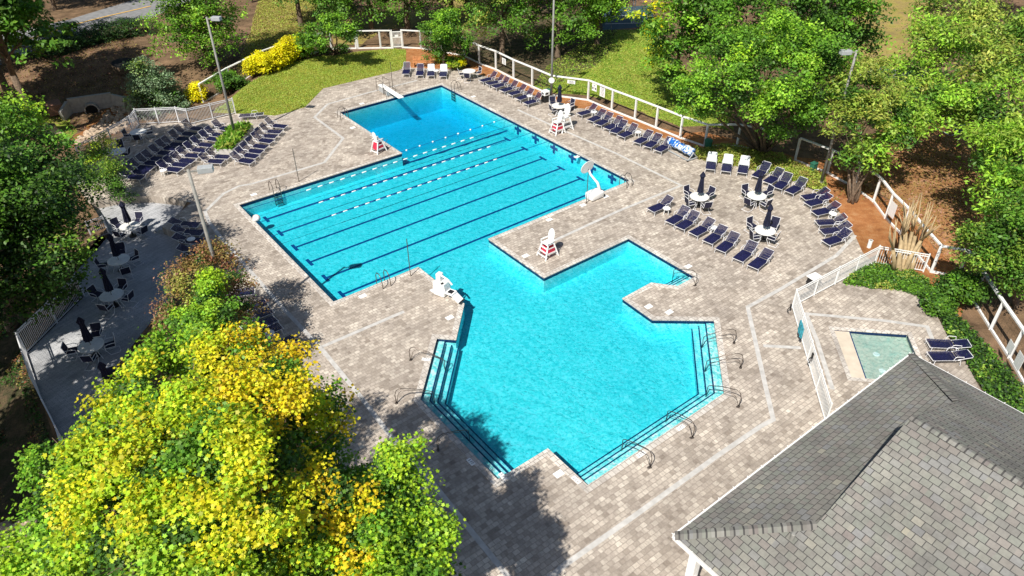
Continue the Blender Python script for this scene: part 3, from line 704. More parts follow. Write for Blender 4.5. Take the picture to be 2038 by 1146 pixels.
for i, (f, h) in enumerate([((1413, 338), (1416, 302)), ((1443, 341), (1446, 304)), ((1477, 344), (1485, 308))]):
    place_lounger(f, h, ['left of the three pale-backed loungers, near the blue reel', 'middle of the three pale-backed loungers before the ground cover', 'right of the three pale-backed loungers before the ground cover'][i], g, 50, 'pale_strap')
g = 'loungers in the slanting row by the tall right lamp post'
for i, (f, h) in enumerate([((1503, 352), (1531, 322)), ((1525, 364), (1556, 331)), ((1547, 374), (1578, 341)), ((1568, 383), (1599, 350))]):
    place_lounger(f, h, f'navy lounger, {ORD[i]} from the left in the slanting row by the tall right lamp post', g, 40)
g = 'loungers turned to the orange mulch bed'
for i, (f, h) in enumerate([((1597, 393), (1648, 374)), ((1606, 406), (1656, 386)), ((1618, 424), (1670, 402)), ((1626, 443), (1684, 427)), ((1633, 462), (1690, 444)), ((1641, 483), (1695, 456))]):
    place_lounger(f, h, f'navy lounger, {ORD[i]} from the top of those backed against the orange mulch', g, 34)
g = 'loungers in the diagonal row before the umbrella tables'
for i, (f, h) in enumerate([((1294, 418), (1331, 390)), ((1331, 443), (1367, 411)), ((1353, 454), (1388, 421)), ((1377, 466), (1413, 432)), ((1408, 483), (1446, 448)), ((1434, 500), (1471, 462)), ((1468, 517), (1505, 480)), ((1496, 532), (1533, 493))]):
    place_lounger(f, h, f'navy lounger, {ORD[i]} from the left in the diagonal row before the umbrella tables', g, 38)
g = 'loungers in the shaded back row by the railing'
for i, h in enumerate([(360, 239), (345, 250), (334, 260), (322, 270), (310, 279), (298, 288), (284, 299), (273, 308), (262, 316), (251, 325), (243, 335)]):
    place_lounger((h[0]+44, h[1]+19), h, f'navy lounger, {ORD[i]} from the top in the shaded back row by the railing', g, 50)
g = 'loungers in the middle row of the crowded corner'
for i, h in enumerate([(415, 238), (403, 251), (391, 259), (377, 270), (363, 281), (351, 291), (339, 302), (326, 310), (314, 319)]):
    place_lounger((h[0]+47, h[1]+20), h, f'navy lounger, {ORD[i]} from the top in the row left of the planter', g, 50)
g = 'loungers below the planter box'
for i, (f, h) in enumerate([((456, 313), (409, 294)), ((444, 322), (398, 304))]):
    place_lounger(f, h, ['navy lounger just under the planter box front', 'navy lounger left of the one under the planter box'][i], g, 50)
g = 'loungers in the row on the pool side of the planter'
for i, (f, h) in enumerate([((570, 252), (528, 234)), ((559, 263), (517, 246)), ((551, 273), (508, 254)), ((543, 283), (498, 262)), ((533, 294), (487, 274)), ((523, 303), (477, 283)), ((512, 312), (467, 292)), ((503, 322), (459, 301))]):
    place_lounger(f, h, f'navy lounger, {ORD[i]} from the top in the row on the pool side of the planter', g, 50)
place_lounger((476, 231), (519, 227), 'navy lounger lying flat against the lawn edge above the planter', 'loungers around the planter', 3)
g = 'shaded loungers by the terrace steps'
for i, (f, h) in enumerate([((398, 447), (334, 437)), ((404, 463), (344, 452)), ((408, 480), (352, 470)), ((418, 500), (364, 488))]):
    place_lounger(f, h, f'shaded navy lounger, {ORD[i]} from the top beside the terrace steps', g, 30)
g = 'loungers half hidden by the reddish shrub'
for i, (f, h) in enumerate([((461, 532), (408, 520)), ((507, 579), (458, 580)), ((531, 600), (484, 606)), ((540, 617), (493, 622)), ((547, 633), (500, 640)), ((559, 648), (510, 655)), ((587, 671), (540, 682)), ((602, 692), (555, 703))]):
    place_lounger(f, h, f'navy lounger, {ORD[i]} from the top in the row between the shrub and the drain band', g, 26)
g = 'loungers at the wading pool'
place_lounger((1846, 684), (1924, 681), 'navy lounger beside the wading pool, the farther of two', g, 12)
place_lounger((1850, 709), (1929, 706), 'navy lounger beside the wading pool, the nearer of two', g, 12)

# ------------------------------------------------------------------ tables, chairs, umbrellas
def mk_chair():
    t = thing('patio_chair', (0, 0, 0)); w_ = .26                      # faces +x
    for s in (-1, 1):
        mb = MB(); mb.tube([(-.30, s*w_, .92), (-.2, s*w_, .44), (.24, s*w_, .46), (.30, s*w_, .40), (.12, s*w_, .02), (-.34, s*w_, .02)], .016, 6); mb.build('side_frame', 'white_metal', t)
        mb = MB(); mb.tube([(-.24, s*(w_+.01), .66), (.1, s*(w_+.02), .68), (.26, s*(w_+.01), .62), (.26, s*w_, .45)], .016, 6); mb.build('armrest', 'white_metal', t)
    for x, z in ((-.34, .02), (-.30, .92), (.28, .43)): mb = MB(); mb.tube([(x, -w_, z), (x, w_, z)], .016, 6); mb.build('cross_bar', 'white_metal', t)
    mb = MB(); mb.box((.03, 0, .455), (.46, w_*2-.03, .02)); mb.build('seat', 'navy_sling', t)
    mb = MB(); mb.bar((-.21, 0, .47), (-.30, 0, .90), w_*2-.03, .02); mb.build('backrest', 'navy_sling', t); return t
def mk_table(r=.62):
    t = thing('patio_table', (0, 0, 0)); mb = MB(); mb.lathe([(r*.97, .69), (r, .70), (r, .725), (r*.98, .735)], n=32); mb.build('tabletop', 'table_top', t)
    for k in range(4):
        a = k*math.pi/2+.5; mb = MB(); mb.tube([(.15*math.cos(a), .15*math.sin(a), .69), (.3*math.cos(a), .3*math.sin(a), .4), (.52*math.cos(a), .52*math.sin(a), .0)], .018, 6); mb.build('leg', 'white_metal', t)
    return t
def mk_umb():
    t = thing('closed_umbrella', (0, 0, 0)); mb = MB(); mb.tube([(0, 0, 0), (0, 0, 2.5)], .02, 8); mb.build('pole', 'grey_pole', t)
    mb = MB(); mb.lathe([(.10, 1.02), (.185, 1.06), (.17, 1.3), (.13, 1.7), (.10, 2.05), (.14, 2.2), (.17, 2.22), (.09, 2.4), (.02, 2.52)], n=24, wav=.22, wn=8); mb.build('canopy', 'navy_canvas', t)
    mb = MB(); mb.lathe([(.25, 0), (.25, .05), (.06, .1), (.04, .3)], n=16); mb.build('base', 'black_plastic', t); return t
ch0, tb0, um0 = mk_chair(), mk_table(), mk_umb(); used = {'c': 0, 't': 0, 'u': 0}
def set_table(c, chairs, z, where, umb=True, cw=None):
    p = G(*c, .72+z)
    put(tb0, used['t'], (p[0], p[1], z), rnd.uniform(0, 1), f'round white table {where}', 'table', 'round patio tables'); used['t'] = 1
    if umb: put(um0, used['u'], (p[0], p[1], z), rnd.uniform(0, 1), f'closed navy umbrella in the table {where}', 'umbrella', 'closed umbrellas'); used['u'] = 1
    cs = sorted(chairs, key=lambda q: (q[1], q[0]))
    for i, q in enumerate(cs):
        s = G(*q, .5+z); dx, dy = p[0]-s[0], p[1]-s[1]
        side = ('far' if q[1] < c[1] else 'near')+' '+('left' if q[0] < c[0] else 'right')
        put(ch0, used['c'], (s[0], s[1], z), math.atan2(dy, dx)+rnd.uniform(-.25, .25), f'dark chair {side} of the table {where}', 'chair', 'patio chairs around the tables'); used['c'] = 1
set_table((1392, 391), [(1371, 383), (1411, 385), (1373, 403), (1406, 409)], 0, 'leftmost in the sunny right corner')
set_table((1506, 389), [(1486, 381), (1527, 382), (1491, 403), (1524, 405)], 0, 'nearest the slanting lounger row')
set_table((1523, 458), [(1497, 447), (1540, 447), (1502, 469), (1539, 472)], 0, 'lowest in the sunny right corner')
set_table((258, 450), [(234, 448), (275, 437), (240, 467), (283, 460)], -.5, 'at the top of the terrace by the steps')
set_table((236, 517), [(204, 526), (241, 499), (266, 512), (250, 540)], -.5, 'second down on the terrace')
set_table((222, 587), [(192, 584), (241, 572), (254, 592), (211, 612)], -.5, 'in the middle of the terrace')
set_table((181, 687), [(142, 696), (191, 662), (219, 684), (178, 713)], -.5, 'fourth down on the terrace')
set_table((224, 778), [(190, 802), (225, 750)], -.5, 'half under the yellow tree')
set_table((275, 262), [(255, 268), (297, 263), (275, 275)], 0, 'in the corner of the railings', umb=False)
set_table((233, 301), [(239, 290), (251, 305)], 0, 'beside the feathery shrub', umb=False)
set_table((933, 141), [(918, 146), (930, 152), (951, 143)], 0, 'at the top corner near the white fence', umb=False)
set_table((1113, 210), [(1100, 203), (1135, 207), (1101, 217), (1134, 219)], 0, 'behind the lifeguard chairs')
p = G(932, 131, 0); put(um0, True, (p[0], p[1], 0), 0, 'closed dark umbrella standing alone by the fence corner', 'umbrella', 'closed umbrellas')
st0 = thing('side_table', (0, 0, 0)); mb = MB(); mb.lathe([(.24, .38), (.25, .39), (.25, .42), (.22, .43)], n=20); mb.build('tabletop', 'white_plastic', st0)
for k in range(4): a = k*math.pi/2+.7; mb = MB(); mb.tube([(.18*math.cos(a), .18*math.sin(a), .38), (.2*math.cos(a), .2*math.sin(a), 0)], .022, 6); mb.build('leg', 'white_plastic', st0)
for i, (q, lb) in enumerate([((1182, 222), 'between the first two loungers of the row to the reel'), ((1270, 262), 'in the gap of the row to the reel'), ((1054, 190), 'between loungers low in the upper fence row'), ((1327, 414), 'beside the single lounger at the left of the diagonal row'),
                             ((1421, 452), 'in the middle of the diagonal lounger row'), ((1658, 424), 'between loungers by the orange mulch'), ((868, 140), 'between the two pale-backed loungers at the top'), ((380, 475), 'among the shaded loungers by the steps'), ((536, 662), 'in the dappled shade by the yellow tree'), ((325, 338), 'on the paving below the crowded loungers')]):
    p = G(*q, .42); put(st0, i > 0, (p[0], p[1], 0), i, 'small white side table '+lb, 'side table', 'small white side tables')

# ------------------------------------------------------------------ lifeguard chairs
def guard(loc, rz, lab, s=1.0, red=True):
    t = thing('lifeguard_chair', loc, rz, lab, 'chair', 'white lifeguard chairs'); t.scale = (s, s, s)
    for sy in (-1, 1):
        for sx in (-1, 1):
            mb = MB(); mb.bar((sx*.55-.0, sy*.45, 0), (sx*.24, sy*.30, 1.0), .09, .09); mb.build('leg', 'white_paint', t)
        mb = MB(); mb.bar((-.45, sy*.395, .38), (.45, sy*.395, .38), .03, .12); mb.bar((-.35, sy*.35, .72), (.35, sy*.35, .72), .03, .1); mb.build('side_brace', 'white_paint', t)
        mb = MB(); mb.bar((-.3, sy*.33, 1.22), (.34, sy*.33, 1.22), .09, .035); mb.bar((.3, sy*.33, 1.0), (.3, sy*.33, 1.2), .05, .05); mb.build('armrest', 'white_paint', t)
    for k in range(3): mb = MB(); zz = .2+.27*k; x = .55-.31*zz; mb.box((x+.02, 0, zz), (.10, .80-.15*zz*2, .04)); mb.build('step', 'white_paint', t)
    mb = MB(); mb.box((0, 0, 1.0), (.62, .64, .05), bev=.01); mb.build('seat', 'white_paint', t)
    mb = MB(); mb.lathe([(.30, 0), (.31, .02), (.30, .04)], n=24, sx=1, sy=1)
    bmesh.ops.transform(mb.bm, matrix=Matrix.Translation((-.30, 0, 1.48)) @ Matrix.Rotation(D2R(80), 4, 'Y') @ Matrix.Diagonal((1.5, .95, 1, 1)), verts=mb.bm.verts[:]); mb.build('backrest', 'white_paint', t)
    mb = MB(); mb.box((-.48, 0, .12), (.10, .9, .05)); mb.box((.0, 0, .05), (1.1, .04, .05)); mb.build('base_bar', 'white_paint', t)
    if red: mb = MB(); mb.bar((-.36, 0, .30), (-.22, 0, .95), .5, .05); mb.bar((.40, 0, .32), (.25, 0, .8), .42, .05); mb.bar((-.3, .36, .5), (.28, .36, .5), .02, .4); mb.bar((-.3, -.36, .5), (.28, -.36, .5), .02, .4); mb.build('red_panel', 'red_cloth', t)
    for sy in (-1, 1): mb = MB(); mb.tube([(.55, sy*.2, .5), (.95, sy*.2, .9)], .018, 6); mb.build('hand_rail', 'rail_metal', t)
    return t
def gl_(px, py): p = G(px, py, 0); return (p[0], p[1], 0)
guard(gl_(754, 301), YAW+.2, 'white lifeguard chair with red panel at the inner corner of the deep end', .85)
guard(gl_(1109, 264), YAW+math.pi, 'lower white lifeguard chair with red cloth nearest the pool edge', .92)
guard(gl_(1122, 258), YAW+math.pi, 'taller white lifeguard chair with oval back standing just behind', 1.08, False)
guard(gl_(1090, 508), YAW+math.pi, 'white lifeguard chair with red panels on the paved peninsula', .9)

# ------------------------------------------------------------------ pool furniture
def edge_uv(px, py): p = G(px, py, 0); u, v = toUV(p[0], p[1]); return float(u), float(v)
def ladder(u, v, du, dv, lab):
    p = UV(u, v); d = PU*du+PV*dv; rz = math.atan2(d[1], d[0]); t = thing('pool_ladder', (*p, 0), rz, lab, 'ladder', 'metal pool ladders')
    for s in (-1, 1):
        mb = MB(); pts = [(-.62, s*.25, .02), (-.60, s*.25, .35), (-.5, s*.25, .68), (-.3, s*.25, .85), (-.05, s*.25, .8), (.08, s*.25, .6), (.10, s*.25, .2), (.10, s*.25, -.9)]
        mb.tube(pts, .024, 8); mb.build('side_rail', 'rail_metal', t, True)
    for k in range(3): mb = MB(); mb.box((.10, 0, -.28-.25*k), (.09, .48, .03)); mb.build('tread', 'rail_metal', t)
ladder(2.7, 0, 0, -1, 'metal ladder on the far edge of the lanes, left corner')
ladder(3.0, -13.75, 0, 1, 'metal ladder on the near edge of the lanes, below the tall thin pole')
ladder(22.1, -13.8, 0, 1, 'metal ladder at the right tip of the lanes beside the basketball hoop')
ladder(22.85, 8.1, -1, 0, 'metal ladder at the top corner of the deep end')
ladder(12.6, 8.9, 1, 0, 'metal ladder on the left side of the deep end')
def handrail(b, e, lab, ze=-.6):
    B = G(*b, 0); E = G(*e, ze); d = Vector((E[0]-B[0], E[1]-B[1], 0)); L_ = d.length; rz = math.atan2(d.y, d.x)
    t = thing('stair_rail', (B[0], B[1], 0), rz, lab, 'handrail', 'handrails at the pool steps')
    mb = MB(); mb.tube([(0, 0, 0), (-.02, 0, .55), (.06, 0, .80), (.25, 0, .88), (L_*.55, 0, .68), (L_-.12, 0, .38), (L_-.02, 0, .28), (L_, 0, ze)], .019, 8); mb.build('top_bar', 'rail_metal', t, True)
    mb = MB(); mb.tube([(.02, .0, .04), (.14, .10, .50), (.32, .10, .66), (L_*.55, .10, .50), (L_-.16, .10, .20), (L_, .02, ze+.1)], .013, 8); mb.build('lower_bar', 'rail_metal', t, True)
    for x, y in ((0, 0), (.02, .06)):
        mb = MB(); mb.lathe([(.07, .004), (.07, .02), (.03, .04)], c=(x, y, 0), n=12); mb.build('foot_plate', 'rail_metal', t)
for b, e, lb in [((817, 717), (887, 744), 'upper handrail of the left steps'), ((789, 803), (866, 808), 'handrail at the bend of the left steps'), ((872, 897), (935, 884), 'lowest handrail of the left steps, in tree shade'),
                 ((1461, 682), (1395, 697), 'topmost handrail of the right steps'), ((1474, 731), (1401, 745), 'second handrail down the right steps'), ((1470, 809), (1403, 795), 'handrail at the bend of the right steps'),
                 ((1378, 871), (1324, 845), 'handrail on the lower right steps, near the bend'), ((1294, 930), (1236, 902), 'handrail on the lower right steps, nearest the notch'), ((1384, 568), (1337, 562), 'handrail at the small steps of the square bay')]:
    handrail(b, e, 'dark metal '+lb)
def thin_pole(px, py, hgt, lab):
    p = G(px, py, 0); t = thing('deck_pole', (p[0], p[1], 0), 0, lab, 'pole', 'thin upright poles at the pool edge')
    mb = MB(); mb.tube([(0, 0, 0), (0, 0, hgt)], .025, 7); mb.build('pole', 'rail_metal', t); mb = MB(); mb.lathe([(.06, .02), (.06, .035), (.03, .06)], n=10); mb.build('foot_plate', 'rail_metal', t)
thin_pole(595, 361, 2.5, 'thin dark pole on the far side of the lanes'); thin_pole(817, 549, 2.5, 'thin dark pole at the near pool corner')
thin_pole(1167, 404, 2.5, 'thin dark pole beside the basketball hoop'); thin_pole(782, 176, 2.4, 'thin dark pole behind the diving board')
# diving board
p = G(771, 178, 0); t = thing('diving_board', (p[0], p[1], 0), math.atan2(-PV[1], -PV[0])+.0, 'white diving board on its stand over the deep end', 'diving board')
e1 = G(757, 168, .55); e2 = G(799, 196, .5); dv_ = np.array(e2-e1)[:2]; t.location = (e1[0], e1[1], 0); t.rotation_euler = (0, 0, math.atan2(dv_[1], dv_[0])); L_ = float(np.hypot(*dv_))
mb = MB(); mb.box((L_/2, 0, .56), (L_, .5, .05), bev=.01); mb.build('board', 'white_plastic', t)
mb = MB(); mb.box((.5, 0, .27), (.9, .42, .5), bev=.02); mb.box((1.55, 0, .25), (.3, .46, .46)); mb.build('stand', 'lamp_housing', t)
for s in (-1, 1):
    mb = MB(); mb.tube([(-.1, s*.33, 0), (-.1, s*.33, 1.1), (-.05, s*.33, 1.18), (1.1, s*.33, 1.2), (1.15, s*.33, 1.12), (1.2, s*.33, 0)], .022, 7); mb.tube([(1.2, s*.33, .6), (1.7, s*.5, .9), (2.1, s*.5, .02)], .02, 7); mb.build('hand_rail', 'rail_metal', t, True)
# basketball hoop
p = G(1183, 394, 0); t = thing('basketball_hoop', (p[0], p[1], 0), math.atan2(PV[1], PV[0]), 'white poolside basketball hoop with round board leaning over the water', 'basketball hoop')
mb = MB(); mb.box((0, 0, .28), (.75, 1.15, .5), bev=.12); mb.build('base', 'white_plastic', t, True)
mb = MB(); mb.tube([(-.15, -.35, .45), (.1, -.3, 1.0), (.5, .0, 1.55), (.7, .0, 1.8)], [.11, .09, .07, .07], 8); mb.build('arm', 'white_plastic', t, True)
mb = MB(); mb.lathe([(.55, 0), (.58, .02), (.55, .04)], n=24)
bmesh.ops.transform(mb.bm, matrix=Matrix.Translation((.78, .05, 2.0)) @ Matrix.Rotation(D2R(80), 4, 'Y') @ Matrix.Diagonal((.8, 1, 1, 1)), verts=mb.bm.verts[:]); mb.build('backboard', 'white_plastic', t)
mb = MB(); mb.tube([(1.05+.2*math.cos(a), .05+.2*math.sin(a), 1.8) for a in np.linspace(0, 2*math.pi, 17)], .015, 6); mb.build('rim', 'red_cloth', t)
mb = MB(); [mb.tube([(1.05+.2*math.cos(a), .05+.2*math.sin(a), 1.8), (1.05+.12*math.cos(a+.4), .05+.12*math.sin(a+.4), 1.45)], .006, 4) for a in np.linspace(0, 2*math.pi, 11)]; mb.build('net', 'white_plastic', t)
mb = MB(); [mb.lathe([(.12, -.03), (.12, .03)], c=(x, -.6, .13), n=12) for x in (-.25, .25)]; mb.build('wheel', 'black_plastic', t)
# pool lift
p = G(880, 588, 0); t = thing('pool_lift', (p[0], p[1], 0), -.55, 'white pool lift with mast and seat at the water edge', 'pool lift')
mb = MB(); mb.box((-.1, .15, .45), (.75, .7, .85), bev=.08); mb.build('cabinet', 'white_plastic', t); mb = MB(); mb.box((-.2, .15, 1.1), (.3, .35, .5), bev=.05); mb.tube([(-.1, .1, 1.3), (.4, .05, 1.2), (.7, .05, .95)], .05, 8); mb.build('mast', 'white_plastic', t)
mb = MB(); mb.box((.65, -.05, .5), (.5, .5, .07), bev=.02); mb.bar((.42, -.05, .5), (.36, -.05, 1.0), .48, .06); mb.build('seat', 'white_plastic', t)
mb = MB(); mb.box((.66, -.05, .545), (.3, .3, .01)); mb.build('cushion', 'black_plastic', t); mb = MB(); mb.box((1.35, -.05, .16), (.12, .5, .02)); mb.build('toe_rest', 'black_plastic', t); mb = MB(); mb.box((.1, -.05, .88), (.15, .2, .02)); mb.build('control_pad', 'black_plastic', t)
mb = MB(); mb.bar((.85, -.05, .46), (1.3, -.05, .14), .46, .05); mb.build('footrest', 'white_plastic', t)
# cover reel
a = G(1333, 283, .45); b = G(1378, 306, .45); d = b-a; t = thing('cover_reel', (a[0], a[1], 0), math.atan2(d[1], d[0]), 'pool cover rolled blue and white on its reel by the fence', 'cover reel'); L_ = float(np.hypot(d[0], d[1]))
mb = MB()
pr = [(.30+.03*math.sin(i*1.7)+.02*math.sin(i*.6), i*L_/16) for i in range(17)]; mb.lathe(pr, n=28, wav=.03, wn=5)
bmesh.ops.transform(mb.bm, matrix=Matrix.Translation((0, 0, .55)) @ Matrix.Rotation(math.pi/2, 4, 'Y'), verts=mb.bm.verts[:]); mb.build('rolled_cover', 'reel_cover', t, True)
mb = MB(); mb.tube([(-.15, 0, .55), (L_+.15, 0, .55)], .05, 8)
for x in (-.1, L_+.1): mb.bar((x, -.45, .08), (x, 0, .55), .06, .06); mb.bar((x, .45, .08), (x, 0, .55), .06, .06); mb.bar((x, -.5, .08), (x, .5, .08), .07, .07)
mb.bar((-.1, -.48, .08), (L_+.1, -.48, .08), .08, .06); mb.build('frame', 'lamp_housing', t)
mb = MB(); [mb.lathe([(.08, -.03), (.08, .03)], c=(x, y, .05), n=10) for x in (-.1, L_+.1) for y in (-.5, .5)]; mb.build('wheel', 'black_plastic', t)
# beach ball like float on the far left of the lanes
p = G(511, 436, 0); t = thing('beach_ball', (p[0], p[1], .08), 0, 'pale striped ball floating at the left end of the lanes', 'ball')
mb = MB(); bmesh.ops.create_uvsphere(mb.bm, u_segments=20, v_segments=12, radius=.24); mb.build('ball', 'white_plastic', t, True)
mb = MB(); mb.tube([(.243*math.cos(a), 0, .243*math.sin(a)) for a in np.linspace(0, 2*math.pi, 25)], .012, 5); mb.build('stripe', 'orange_bench', t)
# skimmer lids and depth tiles
lid = None
for i, q in enumerate([(722, 589), (895, 632), (864, 577), (1291, 610), (1332, 621), (1112, 943), (505, 387), (1093, 437), (1046, 509), (1370, 530), (1160, 408), (1205, 391), (720, 206), (702, 254), (942, 192), (1148, 312), (1210, 398), (1300, 637)][:16]):
    p = G(*q, 0); mb = MB(); mb.box((0, 0, .006), (.42, .30, .012), 0, bev=.003); lid = mb.build('skimmer_lid', 'white_plastic', loc=(p[0], p[1], 0)); lid.rotation_euler = (0, 0, YAW); tag(lid, kind='structure')
def text_mesh(s, size, mat, parent, loc, rz=0):
    cu = bpy.data.curves.new('txt', 'FONT'); cu.body = s; cu.size = size; cu.extrude = .001; cu.align_x = 'CENTER'; cu.align_y = 'CENTER'
    ob = bpy.data.objects.new('txt', cu); COL.objects.link(ob); dg = bpy.context.evaluated_depsgraph_get(); dg.update()
    me = bpy.data.meshes.new_from_object(ob.evaluated_get(dg)); bpy.data.objects.remove(ob); me.materials.clear(); me.materials.append(MATS[mat])
    o = bpy.data.objects.new('lettering', me); link(o, parent); o.location = loc; o.rotation_euler = (0, 0, rz); return o
for i, (q, a, where) in enumerate([((1147, 955), YAW+math.pi/2, 'at the notch left of the lower right steps'), ((1276, 904), YAW, 'by the rail nearest the notch'), ((1355, 851), YAW, 'by the rail near the bend of the right steps'), ((1001, 948), YAW-math.pi/2, 'at the foot of the left steps in shade'), ((937, 919), YAW-math.pi/2, 'beside the lowest left handrail'), ((848, 715), YAW-math.pi/4, 'beside the upper left handrail')]):
    p = G(*q, .02); t = thing('depth_marker', (p[0], p[1], .02), a, 'white depth tile marked 3 FT '+where, 'depth marker', 'depth tiles on the coping')
    mb = MB(); mb.box((0, 0, .004), (.42, .2, .008)); mb.build('tile', 'white_plastic', t); text_mesh('3 FT', .17, 'black_plastic', t, (0, 0, .010))
# bins and small things
def bin_(q, lab, mat, r=.27, h=.85, name='litter_bin'):
    p = gt(*q); t = thing(name, p, .5, lab, 'bin'); mb = MB(); mb.lathe([(r*.85, 0), (r, h*.8), (r*1.06, h*.82), (r*1.06, h*.88), (r*.7, h), (r*.2, h*1.03)], n=18); mb.build('body', mat, t, False); return t
p = G(1085, 202, 0); t = thing('towel_bin', (p[0], p[1], 0), .6, 'white topped bin with two openings beside the tall lamp post', 'bin')
mb = MB(); mb.box((0, 0, .3), (.5, .5, .6)); mb.build('body', 'black_plastic', t); mb = MB(); mb.box((0, 0, .8), (.58, .58, .4), bev=.05); mb.build('hood', 'white_plastic', t); mb = MB(); mb.box((-.05, -.292, .8), (.3, .004, .16)); mb.box((-.292, .0, .8), (.004, .3, .16)); mb.build('opening', 'black_plastic', t)
bin_((1091, 196), 'grey-green round bin behind the white topped bin', 'green_plastic'); bin_((1408, 296), 'green round bin at the foot of the fence post', 'green_plastic', .3, .8)
p = gt(1617, 340); t = thing('electric_box', p, .6, 'small green utility box in the ground cover', 'utility box'); mb = MB(); mb.box((0, 0, .3), (.45, .35, .6), bev=.03); mb.build('cabinet', 'green_plastic', t); mb = MB(); mb.box((0, 0, .62), (.5, .4, .05), bev=.01); mb.build('lid', 'green_plastic', t)
p = gt(1729, 492); t = thing('vent_pipe', p, 0, 'short white pipe stub in the orange mulch', 'pipe'); mb = MB(); mb.lathe([(.12, 0), (.12, .45), (.13, .46), (.13, .5)], n=14); mb.build('pipe', 'white_plastic', t); mb = MB(); mb.lathe([(.10, .495), (.10, .503)], n=12); mb.build('opening', 'grey_pole', t)
p = gt(1616, 572); t = thing('waste_cart', p, .5, 'white lidded black cart against the picket fence', 'bin'); mb = MB(); mb.box((0, 0, .35), (.6, .5, .7), bev=.04); mb.build('body', 'black_plastic', t); mb = MB(); mb.box((0, 0, .73), (.7, .6, .08), bev=.02); mb.build('lid', 'white_plastic', t)
p = G(841, 133, 0); t = thing('garden_bench', (p[0], p[1], 0), -.05, 'orange wooden bench behind the loungers at the top', 'bench')
mb = MB(); [mb.box((0, -.12+.12*k, .45), (1.9, .1, .04)) for k in range(3)]; mb.build('seat', 'orange_bench', t); mb = MB(); [mb.box((0, .28+.02*k, .6+.13*k), (1.9, .03, .11)) for k in range(3)]; mb.build('backrest', 'orange_bench', t)
for s in (-1, 1): mb = MB(); mb.box((s*.8, 0, .22), (.08, .4, .44)); mb.box((s*.8, .3, .45), (.08, .06, .9)); mb.build('leg', 'orange_bench', t)
# planter with grasses round the left lamp post
PC = [G(426, 297, .45), G(463, 298, .45), G(503, 249, .45), G(458, 255, .45)]; c0 = sum(PC)/4
t = thing('planter_box', (c0[0], c0[1], 0), 0, 'grey planter box with grasses around the left lamp post', 'planter'); pp = [(q[0]-c0[0], q[1]-c0[1]) for q in PC]; inn = offset_poly(pp, .12 if area(pp) > 0 else -.12)
for i in range(4): j = (i+1) % 4; mb = MB(); mb.prism([pp[i], pp[j], inn[j], inn[i]], 0, .45+.001*i); mb.build('side_wall', 'band_concrete', t)
mb = MB(); mb.prism(inn, .0, .36); mb.build('soil', 'soil', t)
# lamp posts
def lamp(base, H, head_ang, lab, two=False):
    t = thing('lamp_post', (base[0], base[1], 0), head_ang, lab, 'lamp post', 'tall lamp posts around the pool')
    mb = MB(); mb.tube([(0, 0, 0), (0, 0, H)], .11, 10, r2=.07); mb.build('pole', 'grey_pole', t, True)
    mb = MB(); mb.box((0, 0, .012), (.4, .4, .024)); mb.box((0, 0, .15), (.26, .26, .28)); mb.build('base', 'grey_pole', t)
    for s in ((1, -1) if two else (1,)):
        mb = MB(); mb.box((s*.22, 0, H-.12), (.4, .07, .07)); mb.build('arm', 'grey_pole', t)
        mb = MB(); mb.box((s*.72, 0, H-.08), (.66, .40, .26), bev=.02); hd = mb.build('lamp_head', 'lamp_housing', t)
        mb = MB(); mb.box((s*.72, 0, H-.215), (.56, .32, .01)); mb.build('lens', 'white_plastic', hd)
b1 = G(470, 277, 0); lamp(b1, 9.3, -.15, 'tall lamp post rising from the planter box')
b2 = G(374, 337, 9.3); lamp(b2, 9.3, .25, 'tall lamp post nearest the camera, behind the reddish shrub')
b3 = G(1097, 198, 0); lamp(b3, 9.6, YAW+math.pi, 'tall lamp post at the white fence behind the guard chairs')
mb = MB(); mb.lathe([(.25, -.015), (.25, .015)], n=20); bmesh.ops.transform(mb.bm, matrix=Matrix.Translation((b3[0]-.02, b3[1]-.13, 1.75)) @ Matrix.Rotation(math.pi/2, 4, 'X'), verts=mb.bm.verts[:]); o = mb.build('round_sign', 'white_plastic'); tag(o, 'round white sign fixed to the lamp post by the fence', 'sign')
b4 = G(1633, 368, 0); lamp(b4, 9.3, YAW+math.pi-.5, 'tall lamp post in the ground cover on the right')
p5 = gt(895, 60)

# ------------------------------------------------------------------ clubhouse roof, lower right
ba_ = D2R(37.2); BU = np.array([math.cos(ba_), math.sin(ba_)]); BV = np.array([BU[1], -BU[0]]); C1 = G(1343, 1065, 3.0)[:2]; WD, ZE, PT, GE, LN = 15.0, 3.0, .44, 3.0, 26.; PH_ = .405
def R3(a, b, z): return Vector((*(C1+BU*a+BV*b), z))
bld = thing('clubhouse', R3(WD/2, 10, 0), 0, 'clubhouse with grey slate shingle hipped roof and white trim', 'building'); bo = bld.location.copy()
def roof_face(pts, e, parent, name='roof', mat='roof_shingle', th_=.1):
    P = [Vector(p)-bo for p in pts]; nrm = (P[1]-P[0]).cross(P[2]-P[0]).normalized()
    if nrm.z < 0: nrm = -nrm
    e = Vector(e).normalized(); up = nrm.cross(e).normalized()
    mb = MB(); a_ = [mb.bm.verts.new(p) for p in P]; b_ = [mb.bm.verts.new(p-nrm*th_) for p in P]
    top = mb.bm.faces.new(a_); mb.bm.faces.new(b_[::-1])
    for i in range(len(P)): mb.bm.faces.new((a_[i], a_[(i+1) % len(P)], b_[(i+1) % len(P)], b_[i]))
    uvl = mb.bm.loops.layers.uv.new('UVMap')
    for f_ in mb.bm.faces:
        for l in f_.loops: l[uvl].uv = (l.vert.co.dot(e), l.vert.co.dot(up))
    return mb.build(name, mat, parent)
eU = (*BU, 0); eV = (*BV, 0); ZR = ZE+PT*WD/2; zg = ZE+PT*GE
rm = roof_face([R3(0, 0, ZE), R3(GE, GE, zg), R3(WD/2, GE, ZR), R3(WD/2, LN, ZR), R3(0, LN, ZE)], eV, bld)
